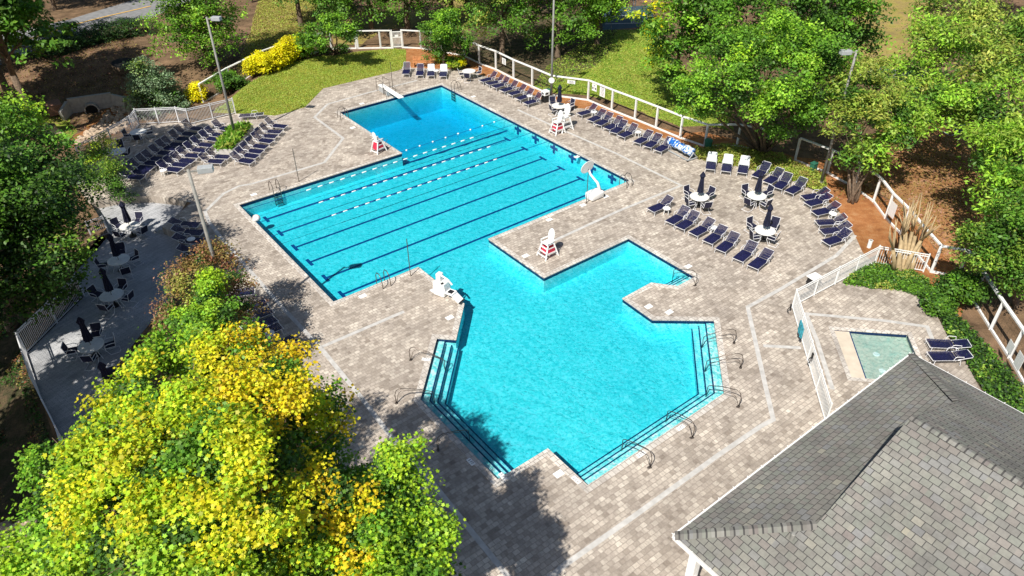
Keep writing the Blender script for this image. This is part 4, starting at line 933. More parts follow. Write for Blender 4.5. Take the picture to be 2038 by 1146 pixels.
rn = roof_face([R3(WD, 0, ZE), R3(WD-GE, GE, zg), R3(WD/2, GE, ZR), R3(WD/2, LN, ZR), R3(WD, LN, ZE)], eV, bld)
rh_ = roof_face([R3(0, 0, ZE-.002), R3(WD, 0, ZE-.002), R3(WD-GE-.5, GE+.55, ZE+PH_*(GE+.55)), R3(GE+.5, GE+.55, ZE+PH_*(GE+.55))], eU, bld)
mb = MB(); q = [R3(GE+.1, GE+.54, zg-.1)-bo, R3(WD-GE-.1, GE+.54, zg-.1)-bo, R3(WD/2, GE+.54, ZR-.16)-bo]; q2 = [p+Vector((*(BV*.1), 0)) for p in q]
va = [mb.bm.verts.new(p) for p in q]; vb = [mb.bm.verts.new(p) for p in q2]; mb.bm.faces.new(va); mb.bm.faces.new(vb[::-1]); [mb.bm.faces.new((va[i], va[(i+1) % 3], vb[(i+1) % 3], vb[i])) for i in range(3)]; mb.build('gable_wall', 'siding', bld)
def cap(a, b, wd=.36):
    a = a-bo; b = b-bo; n = max(2, int((b-a).length/.28)); 
    d = (b-a)/n
    side = d.cross(Vector((0, 0, 1))).normalized()
    for sgn in (-1, 1):
        mb = MB(); uvl = mb.bm.loops.layers.uv.new('UVMap')
        for k in range(n):
            p = a+d*k; q_ = a+d*(k+1)*1.0; z0 = Vector((0, 0, .030)); z1 = Vector((0, 0, .022)); dr = Vector((0, 0, -wd/2*PT*.72))
            vs = [mb.bm.verts.new(x) for x in (p+z1, q_+z0, q_+z0+side*sgn*wd/2+dr, p+z1+side*sgn*wd/2+dr)]
            f_ = mb.bm.faces.new(vs); uu = (k*3+.5)*.33-.06; vv = (2*(k*5 % 37)+.5)*.24-.025
            for l, (x, y) in zip(f_.loops, ((0, 0), (.12, 0), (.12, .05), (0, .05))): l[uvl].uv = (uu+x, vv+y)
            ws = [mb.bm.verts.new(x) for x in (q_+z0, q_+z0+side*sgn*wd/2+dr, q_+z1*.3+side*sgn*wd/2+dr, q_+z1*.3)]; f2 = mb.bm.faces.new(ws)
            for l in f2.loops: l[uvl].uv = (uu+.05, vv+.03)
        mb.build('ridge_cap', 'roof_shingle', bld)
cap(R3(0, 0, ZE), R3(GE, GE, zg)); cap(R3(WD, 0, ZE), R3(WD-GE, GE, zg)); cap(R3(WD/2, GE, ZR), R3(WD/2, LN, ZR), .30)
for a, b in ((R3(0, -.06, ZE-.03), R3(WD, -.06, ZE-.03)), (R3(-.06, 0, ZE-.03), R3(-.06, LN, ZE-.03)), (R3(WD+.06, 0, ZE-.03), R3(WD+.06, LN, ZE-.03))):
    mb = MB(); mb.bar(a-bo+Vector((0, 0, -.07)), b-bo+Vector((0, 0, -.07)), .055, .12); g_ = mb.build('gutter', 'white_paint', bld)
    mb = MB(); d = (b-a); n = int(d.length/.75)
    for k in range(n+1): p = a-bo+d*k/max(1, n); mb.box(p+Vector((0, 0, .004)), (.14, .03, .012), math.atan2(d.y, d.x)+math.pi/2)
    mb.build('gutter_bracket', 'white_paint', g_)
mb = MB(); w0 = [R3(1.2, 1.2, 0), R3(WD-1.2, 1.2, 0), R3(WD-1.2, LN-.3, 0), R3(1.2, LN-.3, 0)]; mb.prism([(p.x-bo.x, p.y-bo.y) for p in w0], 0.02, ZE-.02); mb.build('wall', 'siding', bld)
mb = MB(); w0 = [R3(.02, .02, 0), R3(WD-.02, .02, 0), R3(WD-.02, LN-.02, 0), R3(.02, LN-.02, 0)]; mb.prism([(p.x-bo.x, p.y-bo.y) for p in w0], ZE-.24, ZE-.14); mb.build('soffit', 'white_paint', bld)
for a, b in ((.55, .6), (.55, 4.5), (.55, 8.5), (5.5, .6), (10, .6), (WD-.6, .6)):
    mb = MB(); p = R3(a, b, 0)-bo; mb.box((p.x, p.y, 1.4), (.30, .30, 2.72), ba_); mb.box((p.x, p.y, .12), (.4, .4, .22), ba_); mb.box((p.x, p.y, 2.6), (.4, .4, .14), ba_); mb.build('column', 'white_paint', bld)
mb = MB()
for k in range(28): p = R3(.55, .9+k*.12, 0)-bo; mb.box((p.x, p.y, .55), (.03, .03, .9), ba_)
for z in (.12, 1.0): mb.bar(R3(.55, .75, z)-bo, R3(.55, 4.35, z)-bo, .07, .06)
mb.build('railing', 'white_paint', bld)
for b in (2.2, 5.6): 
    p = R3(1.18, b, 0)-bo; mb = MB(); mb.box((p.x, p.y, 1.6), (.05, 1.3, 1.3), ba_); w_ = mb.build('window', 'white_paint', bld); mb = MB(); p2 = R3(1.15, b, 0)-bo; mb.box((p2.x, p2.y, 1.6), (.012, 1.1, 1.1), ba_); mb.build('pane', 'glass_dark', w_)
p = R3(4.4, 5.3, ZE+PT*4.4)-bo
mb = MB(); mb.lathe([(.07, -.1), (.07, .25), (.05, .27)], n=12, c=tuple(R3(2.2, 2.75, ZE+PT*2.2)-bo)); mb.build('roof_vent', 'grey_pole', bld)

# ------------------------------------------------------------------ creek, culvert, far things
p = G(188, 225, -2.2); p = np.array([p[0], p[1], -2.6]); t = thing('culvert', p, D2R(24), 'concrete culvert headwall with a round dark pipe mouth in the slope', 'culvert')
mb = MB(); mb.box((0, .2, .95), (3.6, .3, 2.1)); mb.build('headwall', 'concrete', t)
mb = MB(); mb.bar((-1.8, .1, 1.2), (-2.4, -1.3, .8), .25, 1.4); mb.build('wing_wall', 'concrete', t); mb = MB(); mb.bar((1.8, .1, 1.4), (2.8, -.6, 1.2), .25, 1.0); mb.build('wing_wall', 'concrete', t)
mb = MB(); mb.tube([(-.1, -.35, .8), (-.1, .04, .8)], .62, 20); mb.build('pipe', 'concrete', t); mb = MB(); mb.tube([(-.1, -.36, .8), (-.1, -.345, .8)], .5, 20); mb.build('pipe_mouth', 'flat_black', t)
mb = MB(); mb.box((-3.0, .4, 1.3), (1.2, 1.6, .9), .2); mb.build('brick_block', 'brick_red', t)
p = gt(253, 132); t = thing('dark_oval', (p[0], p[1], p[2]+.25), -.75, 'large dark oval disc ringed with soil on the bank', 'drain')  # flat black disc in a soil rim, filed under drain
mb = MB(); mb.lathe([(1.6, -.5), (1.5, .06), (1.42, .07), (1.4, .0)], n=28, sx=1.3, sy=.85); mb.build('rim', 'soil', t); mb = MB(); mb.lathe([(1.43, .02), (1.43, .075)], n=28, sx=1.3, sy=.85); mb.build('opening', 'flat_black', t)  # flat black disc set inside a soil rim
p = gt(105, 262); t = thing('tree_stump', p, 0, 'cut stump ringed by pale roots on the grass bank', 'stump'); mb = MB(); mb.lathe([(.75, -.1), (.5, .1), (.42, .4), (.42, .6)], n=16, wav=.08, wn=5); mb.build('trunk', 'rock', t); mb = MB(); mb.lathe([(.40, .60), (.39, .62)], n=14); mb.build('cut_face', 'bark', t)
def rocks(name, poly_px, z, n, smin, smax, lab):
    rr = random.Random(4); P = [g2(*q, z) for q in poly_px]; xs = [q[0] for q in P]; ys = [q[1] for q in P]; mb = MB(); k = 0; A_ = np.array(P)
    while k < n:
        x = rr.uniform(min(xs), max(xs)); y = rr.uniform(min(ys), max(ys))
        if not inpoly(P, np.array([x]), np.array([y]))[0]: continue
        s = rr.uniform(smin, smax); r = bmesh.ops.create_icosphere(mb.bm, subdivisions=1, radius=s)
        for v in r['verts']: v.co = Vector((v.co.x*rr.uniform(.7, 1.3), v.co.y*rr.uniform(.7, 1.2), v.co.z*rr.uniform(.5, .8)))
        bmesh.ops.transform(mb.bm, matrix=Matrix.Translation((x, y, float(th(x, y)[0])+s*.2)) @ Matrix.Rotation(rr.uniform(0, 6), 4, 'Z'), verts=r['verts']); k += 1
    o = mb.build(name, 'rock'); tag(o, lab, 'stones', None, 'stuff')
rocks('creek_stones', [(150, 292), (185, 245), (215, 220), (260, 198), (272, 225), (240, 262), (190, 290)], -2., 420, .10, .30, 'pale broken stones lining the creek bed')
rocks('bank_stones', [(0, 1030), (80, 1020), (95, 1130), (0, 1140)], -1.2, 90, .12, .4, 'pale stones scattered under the yellow tree')
p = G(1272, 4, 0); p = gt(1272, 6); t = thing('storage_building', (p[0], p[1]+4, p[2]), .06, 'pale blue low building glimpsed between trees at the top', 'building')
mb = MB(); mb.box((0, 0, 1.3), (9, 5, 2.6)); mb.build('wall', 'pale_blue_panel', t); mb = MB(); mb.box((0, 0, 2.7), (9.6, 5.6, .2)); mb.build('roof', 'pale_blue_panel', t); mb = MB(); [mb.box((x, -2.51, 1.4), (1.2, .04, 1.2)) for x in (-3, 0, 3)]; mb.build('window', 'glass_dark', t)
p = gt(1257, 45); t = thing('court_post', p, 0, 'white twin posts of the court fence between the trees', 'post'); mb = MB(); [mb.tube([(x, 0, 0), (x, 0, 3.2)], .05, 6) for x in (0, .25)]; mb.build('post', 'white_metal', t); mb = MB(); [mb.tube([(0, 0, z), (.25, 0, z)], .03, 5) for z in (1.2, 2, 2.9)]; mb.build('crossbar', 'white_metal', t)

def fence_item(px, py, z, name, lab, cat, mat, w_, h_, ang, d_=.07):
    p = G(px, py, z); t = thing(name, p, ang, lab, cat); mb = MB()
    if mat == 'teal_cloth':
        for k in range(7): mb.box((w_*(k/6-.5), .02*math.sin(k*2.1), -.02*(k % 3)), (w_/6+.01, d_, h_*(1-.06*(k % 3))), .3*math.sin(k))
        mb.build('cloth', mat, t)
    else:
        mb.box((0, 0, 0), (w_, d_, h_), bev=.02); mb.build('casing', mat, t); mb = MB(); mb.tube([(0, -.05, -.1), (.0, -.12, -.25), (.05, -.05, -.42)], .025, 7); mb.build('handle', mat, t)
fa1 = math.atan2(F1[3][1]-F1[2][1], F1[3][0]-F1[2][0])
fence_item(1594, 655, 1.0, 'towel', 'teal towel hung over the white picket fence', 'towel', 'teal_cloth', .6, .6, fa1)
fence_item(1617, 708, 1.0, 'gate_latch', 'black gate latch on the picket fence below the teal towel', 'latch', 'black_plastic', .16, .3, fa1)
fence_item(1574, 609, .5, 'gate_closer', 'black gate closer at the bend of the picket fence', 'gate closer', 'black_plastic', .14, .24, fa1)
# ------------------------------------------------------------------ foliage
PAL = {'g': (.16, .35, .028), 'b': (.32, .58, .045), 'd': (.06, .14, .024), 'y': (.72, .68, .025), 'o': (.80, .57, .02), 'l': (.40, .60, .03), 'e': (.40, .44, .08),
       's': (.24, .36, .19), 'r': (.27, .11, .06), 'w': (.30, .235, .065), 'k': (.028, .065, .018), 'm': (.11, .25, .028), 'f': (.97, .84, .012), 'n': (.31, .45, .06), 'p': (.40, .21, .14)}
STAR = [(.0, .66), (.20, .30), (.54, .36), (.34, .02), (.40, -.30), (.0, -.36), (-.40, -.30), (-.34, .02), (-.54, .36), (-.20, .30)]
def leafcloud(name, lobes, n, size, parent=None, clump=.45, per=26, star=False, long=1.0, seed=1, flat=.65, up=.7, inner=.12, sub=True):
    r = np.random.default_rng(seed); C = np.array([l[0] for l in lobes], float); R = np.array([l[1] if hasattr(l[1], '__len__') else (l[1],)*3 for l in lobes], float)
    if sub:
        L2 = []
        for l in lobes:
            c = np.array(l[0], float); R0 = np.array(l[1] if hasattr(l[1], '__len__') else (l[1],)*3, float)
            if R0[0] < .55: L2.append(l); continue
            L2.append((c, R0*.44, 'd' if l[2] not in 'dks' else 'k', 'm'))  # dark core leaves: shade of the crown's gaps put into leaf colour
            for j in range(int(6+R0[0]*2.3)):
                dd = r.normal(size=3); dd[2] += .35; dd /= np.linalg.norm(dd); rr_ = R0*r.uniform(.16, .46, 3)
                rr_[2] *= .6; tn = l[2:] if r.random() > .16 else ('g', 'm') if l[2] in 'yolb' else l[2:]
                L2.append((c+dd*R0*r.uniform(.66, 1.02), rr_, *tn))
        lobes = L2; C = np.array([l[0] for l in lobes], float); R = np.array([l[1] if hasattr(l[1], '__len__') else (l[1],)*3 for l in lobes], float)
    cols = np.array([PAL[l[2]] for l in lobes]); alt = np.array([PAL[l[3]] if len(l) > 3 else PAL[l[2]] for l in lobes])
    wts = (R[:, 0]*R[:, 2]); wts = wts/wts.sum(); m = max(4, int(n/per))
    ci = r.choice(len(R), size=m*2, p=wts); d = r.normal(size=(m*2, 3)); d[:, 2] += .25; d /= np.linalg.norm(d, axis=1)[:, None]
    rad = np.where(r.random(m*2) < inner, r.uniform(.3, .85, m*2), r.uniform(.82, 1.08, m*2))
    cc = C[ci]+d*R[ci]*rad[:, None]
    keep = np.ones(m*2, bool)
    for k in range(len(R)):
        q = (cc-C[k])/R[k]; ins = (np.linalg.norm(q, axis=1) < .72) & (ci != k); keep &= ~(ins & (r.random(m*2) < .8))
    cc = cc[keep][:m]; ci = ci[keep][:m]; d = d[keep][:m]; m = len(cc)
    cs = clump*r.uniform(.6, 1.35, m)
    pk = r.poisson(per, m); idx = np.repeat(np.arange(m), pk); N = len(idx)
    off = r.normal(size=(N, 3))*.5; ln = np.linalg.norm(off, axis=1)[:, None]; off = off/np.maximum(ln, 1)
    off[:, 2] *= flat
    P = cc[idx]+off*cs[idx][:, None]*1.6
    nrm = d[idx]*.45+np.array([0, 0, up])+r.normal(size=(N, 3))*.45; nrm /= np.linalg.norm(nrm, axis=1)[:, None]
    tt = np.cross(nrm, r.normal(size=(N, 3))); tt /= np.linalg.norm(tt, axis=1)[:, None]; bb = np.cross(nrm, tt)
    s = size*r.uniform(.65, 1.35, N)
    if star: pts = np.array(STAR)
    else: pts = np.array([(.62*long, 0), (.05, .34), (-.55*long, 0), (.05, -.34)])
    k = len(pts)
    V = P[:, None, :]+(tt[:, None, :]*pts[None, :, 0, None]+bb[:, None, :]*pts[None, :, 1, None])*s[:, None, None]
    if not star: V[:, 1::2, :] += nrm[:, None, :]*(.10*s)[:, None, None]
    V = V.reshape(-1, 3)
    cmix = r.random(m); cmix = np.clip((cmix-.35)*2.2, 0, 1)
    cl = cols[ci]*(1-cmix[:, None])+alt[ci]*cmix[:, None]
    cl = cl*r.uniform(.66, 1.28, (m, 1))
    lc = cl[idx]*r.uniform(.75, 1.25, (N, 1))*(1+r.normal(size=(N, 3))*np.array([.08, .04, .05])); lc = np.clip(lc, .003, .95)
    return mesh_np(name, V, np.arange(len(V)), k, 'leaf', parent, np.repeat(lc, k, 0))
def limb(mb, a, b, r0, r1, bend=.15, seed=0, n=6):
    rr = random.Random(seed); a = Vector(a); b = Vector(b); L_ = (b-a).length; off = Vector((rr.uniform(-1, 1), rr.uniform(-1, 1), rr.uniform(0, .6)))*L_*bend
    pts = [a.lerp(b, i/n)+off*math.sin(math.pi*i/n) for i in range(n+1)]; mb.tube(pts, r0, 7, r2=r1); return pts
def tree(name, lab, base, lobes, n, size, cat='tree', tr=.22, fork=.35, group=None, mat='bark', stems=1, **kw):
    """base (x,y,z); lobes in world coordinates (centre, radius, palette[, palette])"""
    t = thing(name, base, 0, lab, cat, group); o = np.array(base)
    L_ = [((np.array(l[0])-o), *l[1:]) for l in lobes]
    top = max(l[0][2] for l in L_); mb = MB(); rr = random.Random(kw.get('seed', 1))
    cen = np.mean([l[0] for l in L_], 0)
    if stems == 1:
        fk = Vector((cen[0]*.3, cen[1]*.3, top*fork)); mb.tube([(0, 0, -.4), (0, 0, .1), tuple(fk*.5+Vector((rr.uniform(-.1, .1), 0, 0))), tuple(fk)], [tr*1.5, tr*1.15, tr, tr*.85], 9)
        tip = Vector((cen[0], cen[1], top*.95)); mb.tube([fk, fk.lerp(tip, .5)+Vector((.2, .1, 0)), tip], [tr*.8, tr*.5, tr*.12], 7)
    else: fk = None
    for i, l in enumerate(L_):
        b = Vector(l[0])
        if stems == 1: a = fk.lerp(Vector((cen[0], cen[1], top*.95)), min(.8, max(0, (b.z-fk.z)/max(.1, top)*.6)))
        else: q = (i % stems)/stems*6.28; a = Vector((.25*math.cos(q), .25*math.sin(q), -.2))
        R_ = l[1] if not hasattr(l[1], '__len__') else l[1][0]
        pts = limb(mb, a, b, tr*(.42 if stems == 1 else .8), tr*.1, .12, i+7)
        for k in range(4):
            e = b+Vector((rr.gauss(0, 1), rr.gauss(0, 1), rr.gauss(.1, .7))).normalized()*R_*.85; limb(mb, pts[3+k % 2], e, tr*.14, tr*.03, .15, i*5+k, 4)
    mb.build('trunk', mat, t, True)
    leafcloud('crown', L_, n, size, t, **kw); return t
def pl(*ls):     # lobes given where the photograph shows them: (px, py, height, radius, palette[, palette])
    return [(G(a[0], a[1], a[2]), *a[3:]) for a in ls]
def auto(base, H, R, z0, pal, seed, n=13, zs=.8):
    rr = random.Random(seed); out = []; x, y, z = base
    for i in range(n):
        f = i/(n-1); zz = z+z0+R*.25+(H-z0-R*.4)*f; prof = math.sin(math.pi*min(1, .22+.78*(1-f)**.8*.98+.0)) if f > .3 else .85
        rad = R*.62*prof*(.5+.5*rr.random()) if i < n-1 else 0; a = i*2.4+rr.uniform(-.5, .5); lr = R*rr.uniform(.36, .52)
        p = pal[rr.randrange(len(pal))]; out.append(((x+rad*math.cos(a), y+rad*math.sin(a), zz), (lr, lr, lr*zs), p[0], p[-1]))
    return out
def atree(lab, px, H, R, z0, pal, n=9000, size=.24, seed=1, name='leafy_tree', base=None, **kw):
    b = base or gt(*px); return tree(name, lab, b, auto(b, H, R, z0, pal, seed, kw.pop('nl', 13)), n, size, seed=seed, **kw)
# foreground maple and neighbours
bz = float(th(-9.3, 14.6)[0])
FG = pl((495, 700, 9.6, 0.92, 'o', 'y'), (425, 735, 9.6, 0.92, 'y', 'l'), (560, 745, 9.6, 1.01, 'o', 'y'), (650, 815, 9.1, 0.78, 'y', 'o'), (590, 850, 9.1, 0.92, 'y', 'l'), (330, 715, 8.9, 0.92, 'g', 'l'), (262, 790, 9.3, 1.01, 'l', 'y'),
        (200, 880, 8.5, 0.92, 'l', 'g'), (112, 915, 8.1, 0.74, 'g', 'b'), (300, 870, 10.1, 1.19, 'l', 'y'), (400, 830, 10.6, 1.28, 'l', 'y'), (500, 820, 10.6, 1.19, 'y', 'o'), (555, 905, 10.1, 1.01, 'y', 'o'), (450, 930, 10.9, 1.18, 'l', 'y'), (330, 965, 10.5, 1.28, 'l', 'y'),
        (210, 975, 9.5, 1.19, 'l', 'y'), (120, 1000, 8.5, 0.92, 'b', 'g'), (670, 985, 9.7, 0.78, 'o', 'y'), (700, 1060, 9.1, 0.83, 'o', 'y'), (600, 1040, 9.7, 0.92, 'y', 'l'), (500, 1040, 10.4, 1.19, 'y', 'l'), (380, 1065, 10.3, 1.28, 'l', 'y'), (250, 1075, 9.6, 1.19, 'l', 'y'),
        (150, 1100, 8.5, 1.01, 'l', 'b'), (600, 1145, 8.8, 0.92, 'l', 'b'), (470, 1150, 9.8, 1.19, 'l', 'g'), (330, 1165, 9.6, 1.19, 'l', 'b'), (540, 1000, 6.8, 1.39, 'g', 'm'), (430, 1000, 7.3, 1.67, 'm', 'g'), (640, 900, 6.8, 0.93, 'm', 'g'))
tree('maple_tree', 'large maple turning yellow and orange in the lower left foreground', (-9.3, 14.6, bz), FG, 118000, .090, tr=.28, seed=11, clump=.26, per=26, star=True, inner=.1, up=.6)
F2_ = pl((790, 935, 8.5, 0.76, 'l', 'b'), (810, 1000, 8.1, 0.67, 'l', 'g'), (745, 1010, 7.5, 0.81, 'm', 'g'), (835, 1085, 8.3, 0.76, 'l', 'b'), (770, 1105, 8.3, 0.89, 'l', 'g'), (700, 1130, 7.4, 0.99, 'm', 'g'), (860, 1140, 7.5, 0.72, 'g', 'b'), (700, 1000, 6.1, 1.08, 'm', 'g'), (780, 1180, 8.3, 1.07, 'l', 'b'))
tree('maple_tree', 'green maple with yellow-green tips at the bottom, left of the tree-shaded paving', (-4.4, 11.6, 0), F2_, 32000, .090, tr=.16, seed=12, clump=.26, per=24, star=True, inner=.1, up=.6)
F3_ = pl((60, 1125, 5.5, .9, 'l', 'b'), (10, 1140, 5.0, .9, 'l', 'b'), (120, 1150, 5.2, 1.0, 'b', 'm'), (170, 1165, 4.8, 1.0, 'g', 'm'))
tree('maple_tree', 'small yellow-green maple cut off by the bottom left corner', tuple(G(80, 1230, -.8)), F3_, 15000, .10, tr=.1, seed=13, clump=.33, per=22, star=True)
b = g2(425, 640); tree('young_maple', 'bright yellow-green young maple behind the big yellow one', (*b, 0), pl((410, 590, 4.9, 0.68, 'l', 'b'), (370, 640, 4.5, 0.78, 'l', 'b'), (440, 630, 4.7, 0.78, 'l', 'b'), (400, 665, 4.4, 0.87, 'b', 'l'), (420, 560, 5.1, 0.44, 'l')), 16000, .09, tr=.09, seed=14, clump=.22, per=22, star=True)
b = g2(425, 590); tree('crape_myrtle', 'reddish-brown crape myrtle shrub in front of the nearest lamp post', (*b, 0), pl((410, 520, 4.3, 0.86, 'w', 'r'), (350, 560, 3.7, 0.86, 'w', 'p'), (460, 560, 3.7, 0.97, 'w', 'r'), (480, 610, 3.1, 0.86, 'w', 'r'), (400, 580, 4.1, 1.08, 'w', 'e'), (340, 620, 2.9, 0.76, 'w', 'p'), (440, 505, 4.5, 0.54, 'w', 'r'), (430, 640, 3.3, 1.08, 'w', 'm')), 17000, .095, tr=.06, seed=15, clump=.28, per=22, stems=5, mat='myrtle_bark', cat='shrub')
# big dark tree at the left edge
LB = gt(25, 655)
LT = pl((20, 240, 9, 1.7, 'g', 'l'), (70, 290, 9, 1.8, 'g', 'm'), (10, 320, 9.5, 2.0, 'b', 'g'), (88, 340, 8, 1.7, 'm', 'd'), (60, 390, 8.5, 2.2, 'm', 'k'), (118, 370, 7.2, 1.4, 'd', 'm'), (143, 330, 6.5, .8, 'b', 'g'), (143, 420, 6.5, .9, 'm', 'd'), (108, 440, 7, 1.8, 'k', 'm'), (50, 480, 7, 2.2, 'k', 'm'),
        (133, 490, 6.2, 1.2, 'n', 'm'), (143, 520, 5.6, .8, 'n', 'm'), (78, 540, 5.8, 1.6, 'k', 'm'), (30, 560, 5.5, 1.7, 'k', 'm'), (128, 550, 5.0, 1.0, 'm', 'k'), (0, 420, 8, 2.4, 'm', 'g'), (-60, 300, 9.5, 2.6, 'g', 'm'), (-80, 450, 8, 2.8, 'm', 'k'), (-40, 600, 5.5, 2.0, 'k', 'm'), (60, 600, 4.2, .9, 'k', 'm'))
tree('broadleaf_tree', 'large dense dark green tree at the left edge, overhanging the terrace', LB, LT, 52000, .15, tr=.3, seed=21, clump=.42, per=30, inner=.3)
b = gt(215, 360); tree('feathery_shrub', 'feathery yellow-green shrub beside the crowded loungers', b, pl((200, 300, 2.6, .8, 'e', 'l'), (170, 310, 2.2, .7, 'e'), (220, 340, 1.8, .9, 'n', 'm'), (190, 360, 1.6, 1.0, 'n', 'm'), (230, 375, 1.0, .9, 'm', 'k'), (205, 275, 2.9, .4, 'e')), 9000, .11, tr=.05, seed=22, clump=.28, stems=4, cat='shrub')
# trees and shrubs beyond the fences, left to right
atree('bright green rounded tree behind the left lamp post', (418, 138), 11, 5.5, 1.2, [('g', 'b'), ('b', 'g'), ('g', 'b')], 24000, .20, 31, nl=19)
p = gt(318, 222); tree('juniper_shrub', 'grey-green pointed evergreen shrub outside the railing corner', p, [((p[0]+a, p[1]+b_, p[2]+c), r_, 's', q) for a, b_, c, r_, q in ((0, 0, 1.4, 2.0, 's'), (-1.2, .1, 1.3, 1.5, 'n'), (1.3, 0, 1.3, 1.5, 's'), (.1, .2, 3.0, 1.4, 's'), (-.6, 0, 4.0, .9, 'n'), (.8, 0, 2.9, 1.1, 's'), (-1.0, 0, 2.7, 1.1, 's'))], 13000, .14, tr=.1, seed=32, clump=.35, cat='shrub', up=.9)
def bush(lab, px, r_, h, pal, n, size, seed, name='garden_shrub', zz=None, long=1, k=5, sub=True):
    p = gt(*px); rr = random.Random(seed); lb = [((p[0]+rr.uniform(-.5, .5)*r_, p[1]+rr.uniform(-.4, .4)*r_, p[2]+h*rr.uniform(.35, .7)), (r_*.6, r_*.6, h*.38), *pal[rr.randrange(len(pal))]) for _ in range(k)]
    return tree(name, lab, p, lb, n, size, tr=.05, seed=seed, clump=.22, stems=3, cat='shrub', long=long, up=1.0, sub=sub)
bush('dark green rounded bush in front of the left lamp post top', (455, 190), 1.9, 2.2, [('m', 'g'), ('d', 'm'), ('g', 'm')], 7000, .15, 33, k=7)
bush('small bright yellow shrub beside the dark bush', (393, 200), .9, 1.6, [('f', 'f')], 3600, .13, 34, 'yellow_shrub', sub=False)
for i, q in enumerate([(507, 152), (524, 146), (541, 140), (556, 133), (570, 127), (584, 120), (598, 113)]):
    bush(f'bright yellow shrub, {ORD[i]} from the left in the row along the lawn', q, 1.0, 1.7+.1*i, [('f', 'y'), ('f', 'f')], 4200, .13, 35+i, 'yellow_shrub', sub=False)
bush('lime green shrub ending the yellow row', (612, 118), 1.0, 2.4, [('l', 'b'), ('b', 'l')], 2400, .16, 45)
bush('low dark round shrub left of the small tree', (643, 108), .7, .9, [('d', 'm')], 1300, .11, 46); bush('low dark round shrub under the small tree', (681, 105), .7, .9, [('d', 'm')], 1300, .11, 47)
p = gt(668, 104); tree('small_tree', 'low wide multi-stemmed tree at the edge of the lawn', p, pl((620, 68, 3, 1.0, 'g', 'm'), (650, 55, 3.8, 1.3, 'b', 'g'), (680, 60, 3.8, 1.2, 'g', 'b'), (700, 75, 3.2, .9, 'g', 'm'), (635, 80, 2.6, 1.0, 'm', 'g'), (665, 42, 4.3, .9, 'b', 'g'), (608, 85, 2.2, .8, 'm')), 9000, .16, tr=.09, seed=48, stems=5, clump=.3)
p = gt(885, 132); tree('small_tree', 'dense rounded green tree beside the gate', p, pl((885, 55, 4.2, 1.5, 'b', 'g'), (860, 70, 3.2, 1.2, 'g', 'm'), (910, 72, 3.2, 1.2, 'm', 'g'), (885, 85, 2.6, 1.6, 'm', 'g'), (855, 95, 1.8, .9, 'm'), (915, 98, 1.8, .9, 'm', 'd'), (885, 35, 4.6, 1.0, 'b', 'g'), (885, 108, 1.0, 1.0, 'm', 'd')), 12000, .16, tr=.12, seed=49, clump=.3)
bush('small shrub with pale yellow flowers by the loungers', (878, 126), .7, 1.2, [('l', 'f')], 1600, .12, 50); bush('larger shrub with yellow-edged leaves by the loungers', (907, 138), .95, 1.3, [('l', 'e'), ('f', 'g')], 2400, .13, 51)
for i, (q, H, R, pal, lab, hz) in enumerate([((600, 52), 11, 4.5, [('m', 'g'), ('g', 'm')], 'dark tree top hanging over the dry field at the top edge', 2.4), ((668, 72), 11, 4.6, [('m', 'd'), ('g', 'm')], 'dark green tree behind the small multi-stemmed tree', 1.8), ((740, 66), 12, 4.8, [('m', 'g'), ('d', 'm')], 'dark tree directly behind the gate fence', 2.0),
        ((812, 64), 12, 5, [('d', 'm'), ('m', 'g')], 'shadowy tree right of the gate', 2.0), ((900, 50), 12, 4.5, [('m', 'g')], 'tree behind the dense rounded green tree', 2), ((1000, 122), 13, 5.4, [('g', 'e'), ('m', 'g'), ('e', 'g')], 'broad tree behind the tallest lamp post, left part', 1.8), ((1110, 112), 13, 5.2, [('g', 'e'), ('g', 'm')], 'broad tree right behind the tallest lamp post', 1.6),
        ((1188, 88), 12, 3.9, [('b', 'g'), ('g', 'l')], 'bright green tree left of the pale blue building', 1.8), ((1060, 30), 14, 6, [('d', 'm')], 'dark tree far behind the tallest lamp post', 3.5), ((930, 20), 14, 6, [('d', 'm')], 'dark tree at the top edge above the gate', 5), ((1170, 15), 14, 5.5, [('d', 'm'), ('m', 'g')], 'dark tree far back at the top edge', 4)]):
    atree(lab, q, H, R, hz, pal, 15000, .22, 60+i, nl=17, tr=.25)
p = gt(1520, 302)
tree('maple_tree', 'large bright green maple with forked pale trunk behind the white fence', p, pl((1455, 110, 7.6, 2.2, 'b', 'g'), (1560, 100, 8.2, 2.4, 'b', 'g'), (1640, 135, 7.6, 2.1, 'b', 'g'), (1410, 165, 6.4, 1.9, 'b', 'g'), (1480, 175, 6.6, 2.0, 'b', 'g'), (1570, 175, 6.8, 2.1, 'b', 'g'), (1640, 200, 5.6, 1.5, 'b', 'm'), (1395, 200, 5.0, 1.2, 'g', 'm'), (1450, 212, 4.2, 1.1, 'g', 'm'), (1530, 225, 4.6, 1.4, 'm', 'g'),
     (1600, 240, 4.2, 1.2, 'm', 'g'), (1505, 130, 7.8, 2.2, 'b', 'l'), (1380, 190, 5.4, 1.2, 'b', 'g'), (1560, 275, 2.6, .8, 's', 'g'), (1600, 110, 8, 2, 'b', 'g')), 42000, .17, tr=.17, seed=81, stems=5, mat='bark', clump=.42, per=28)
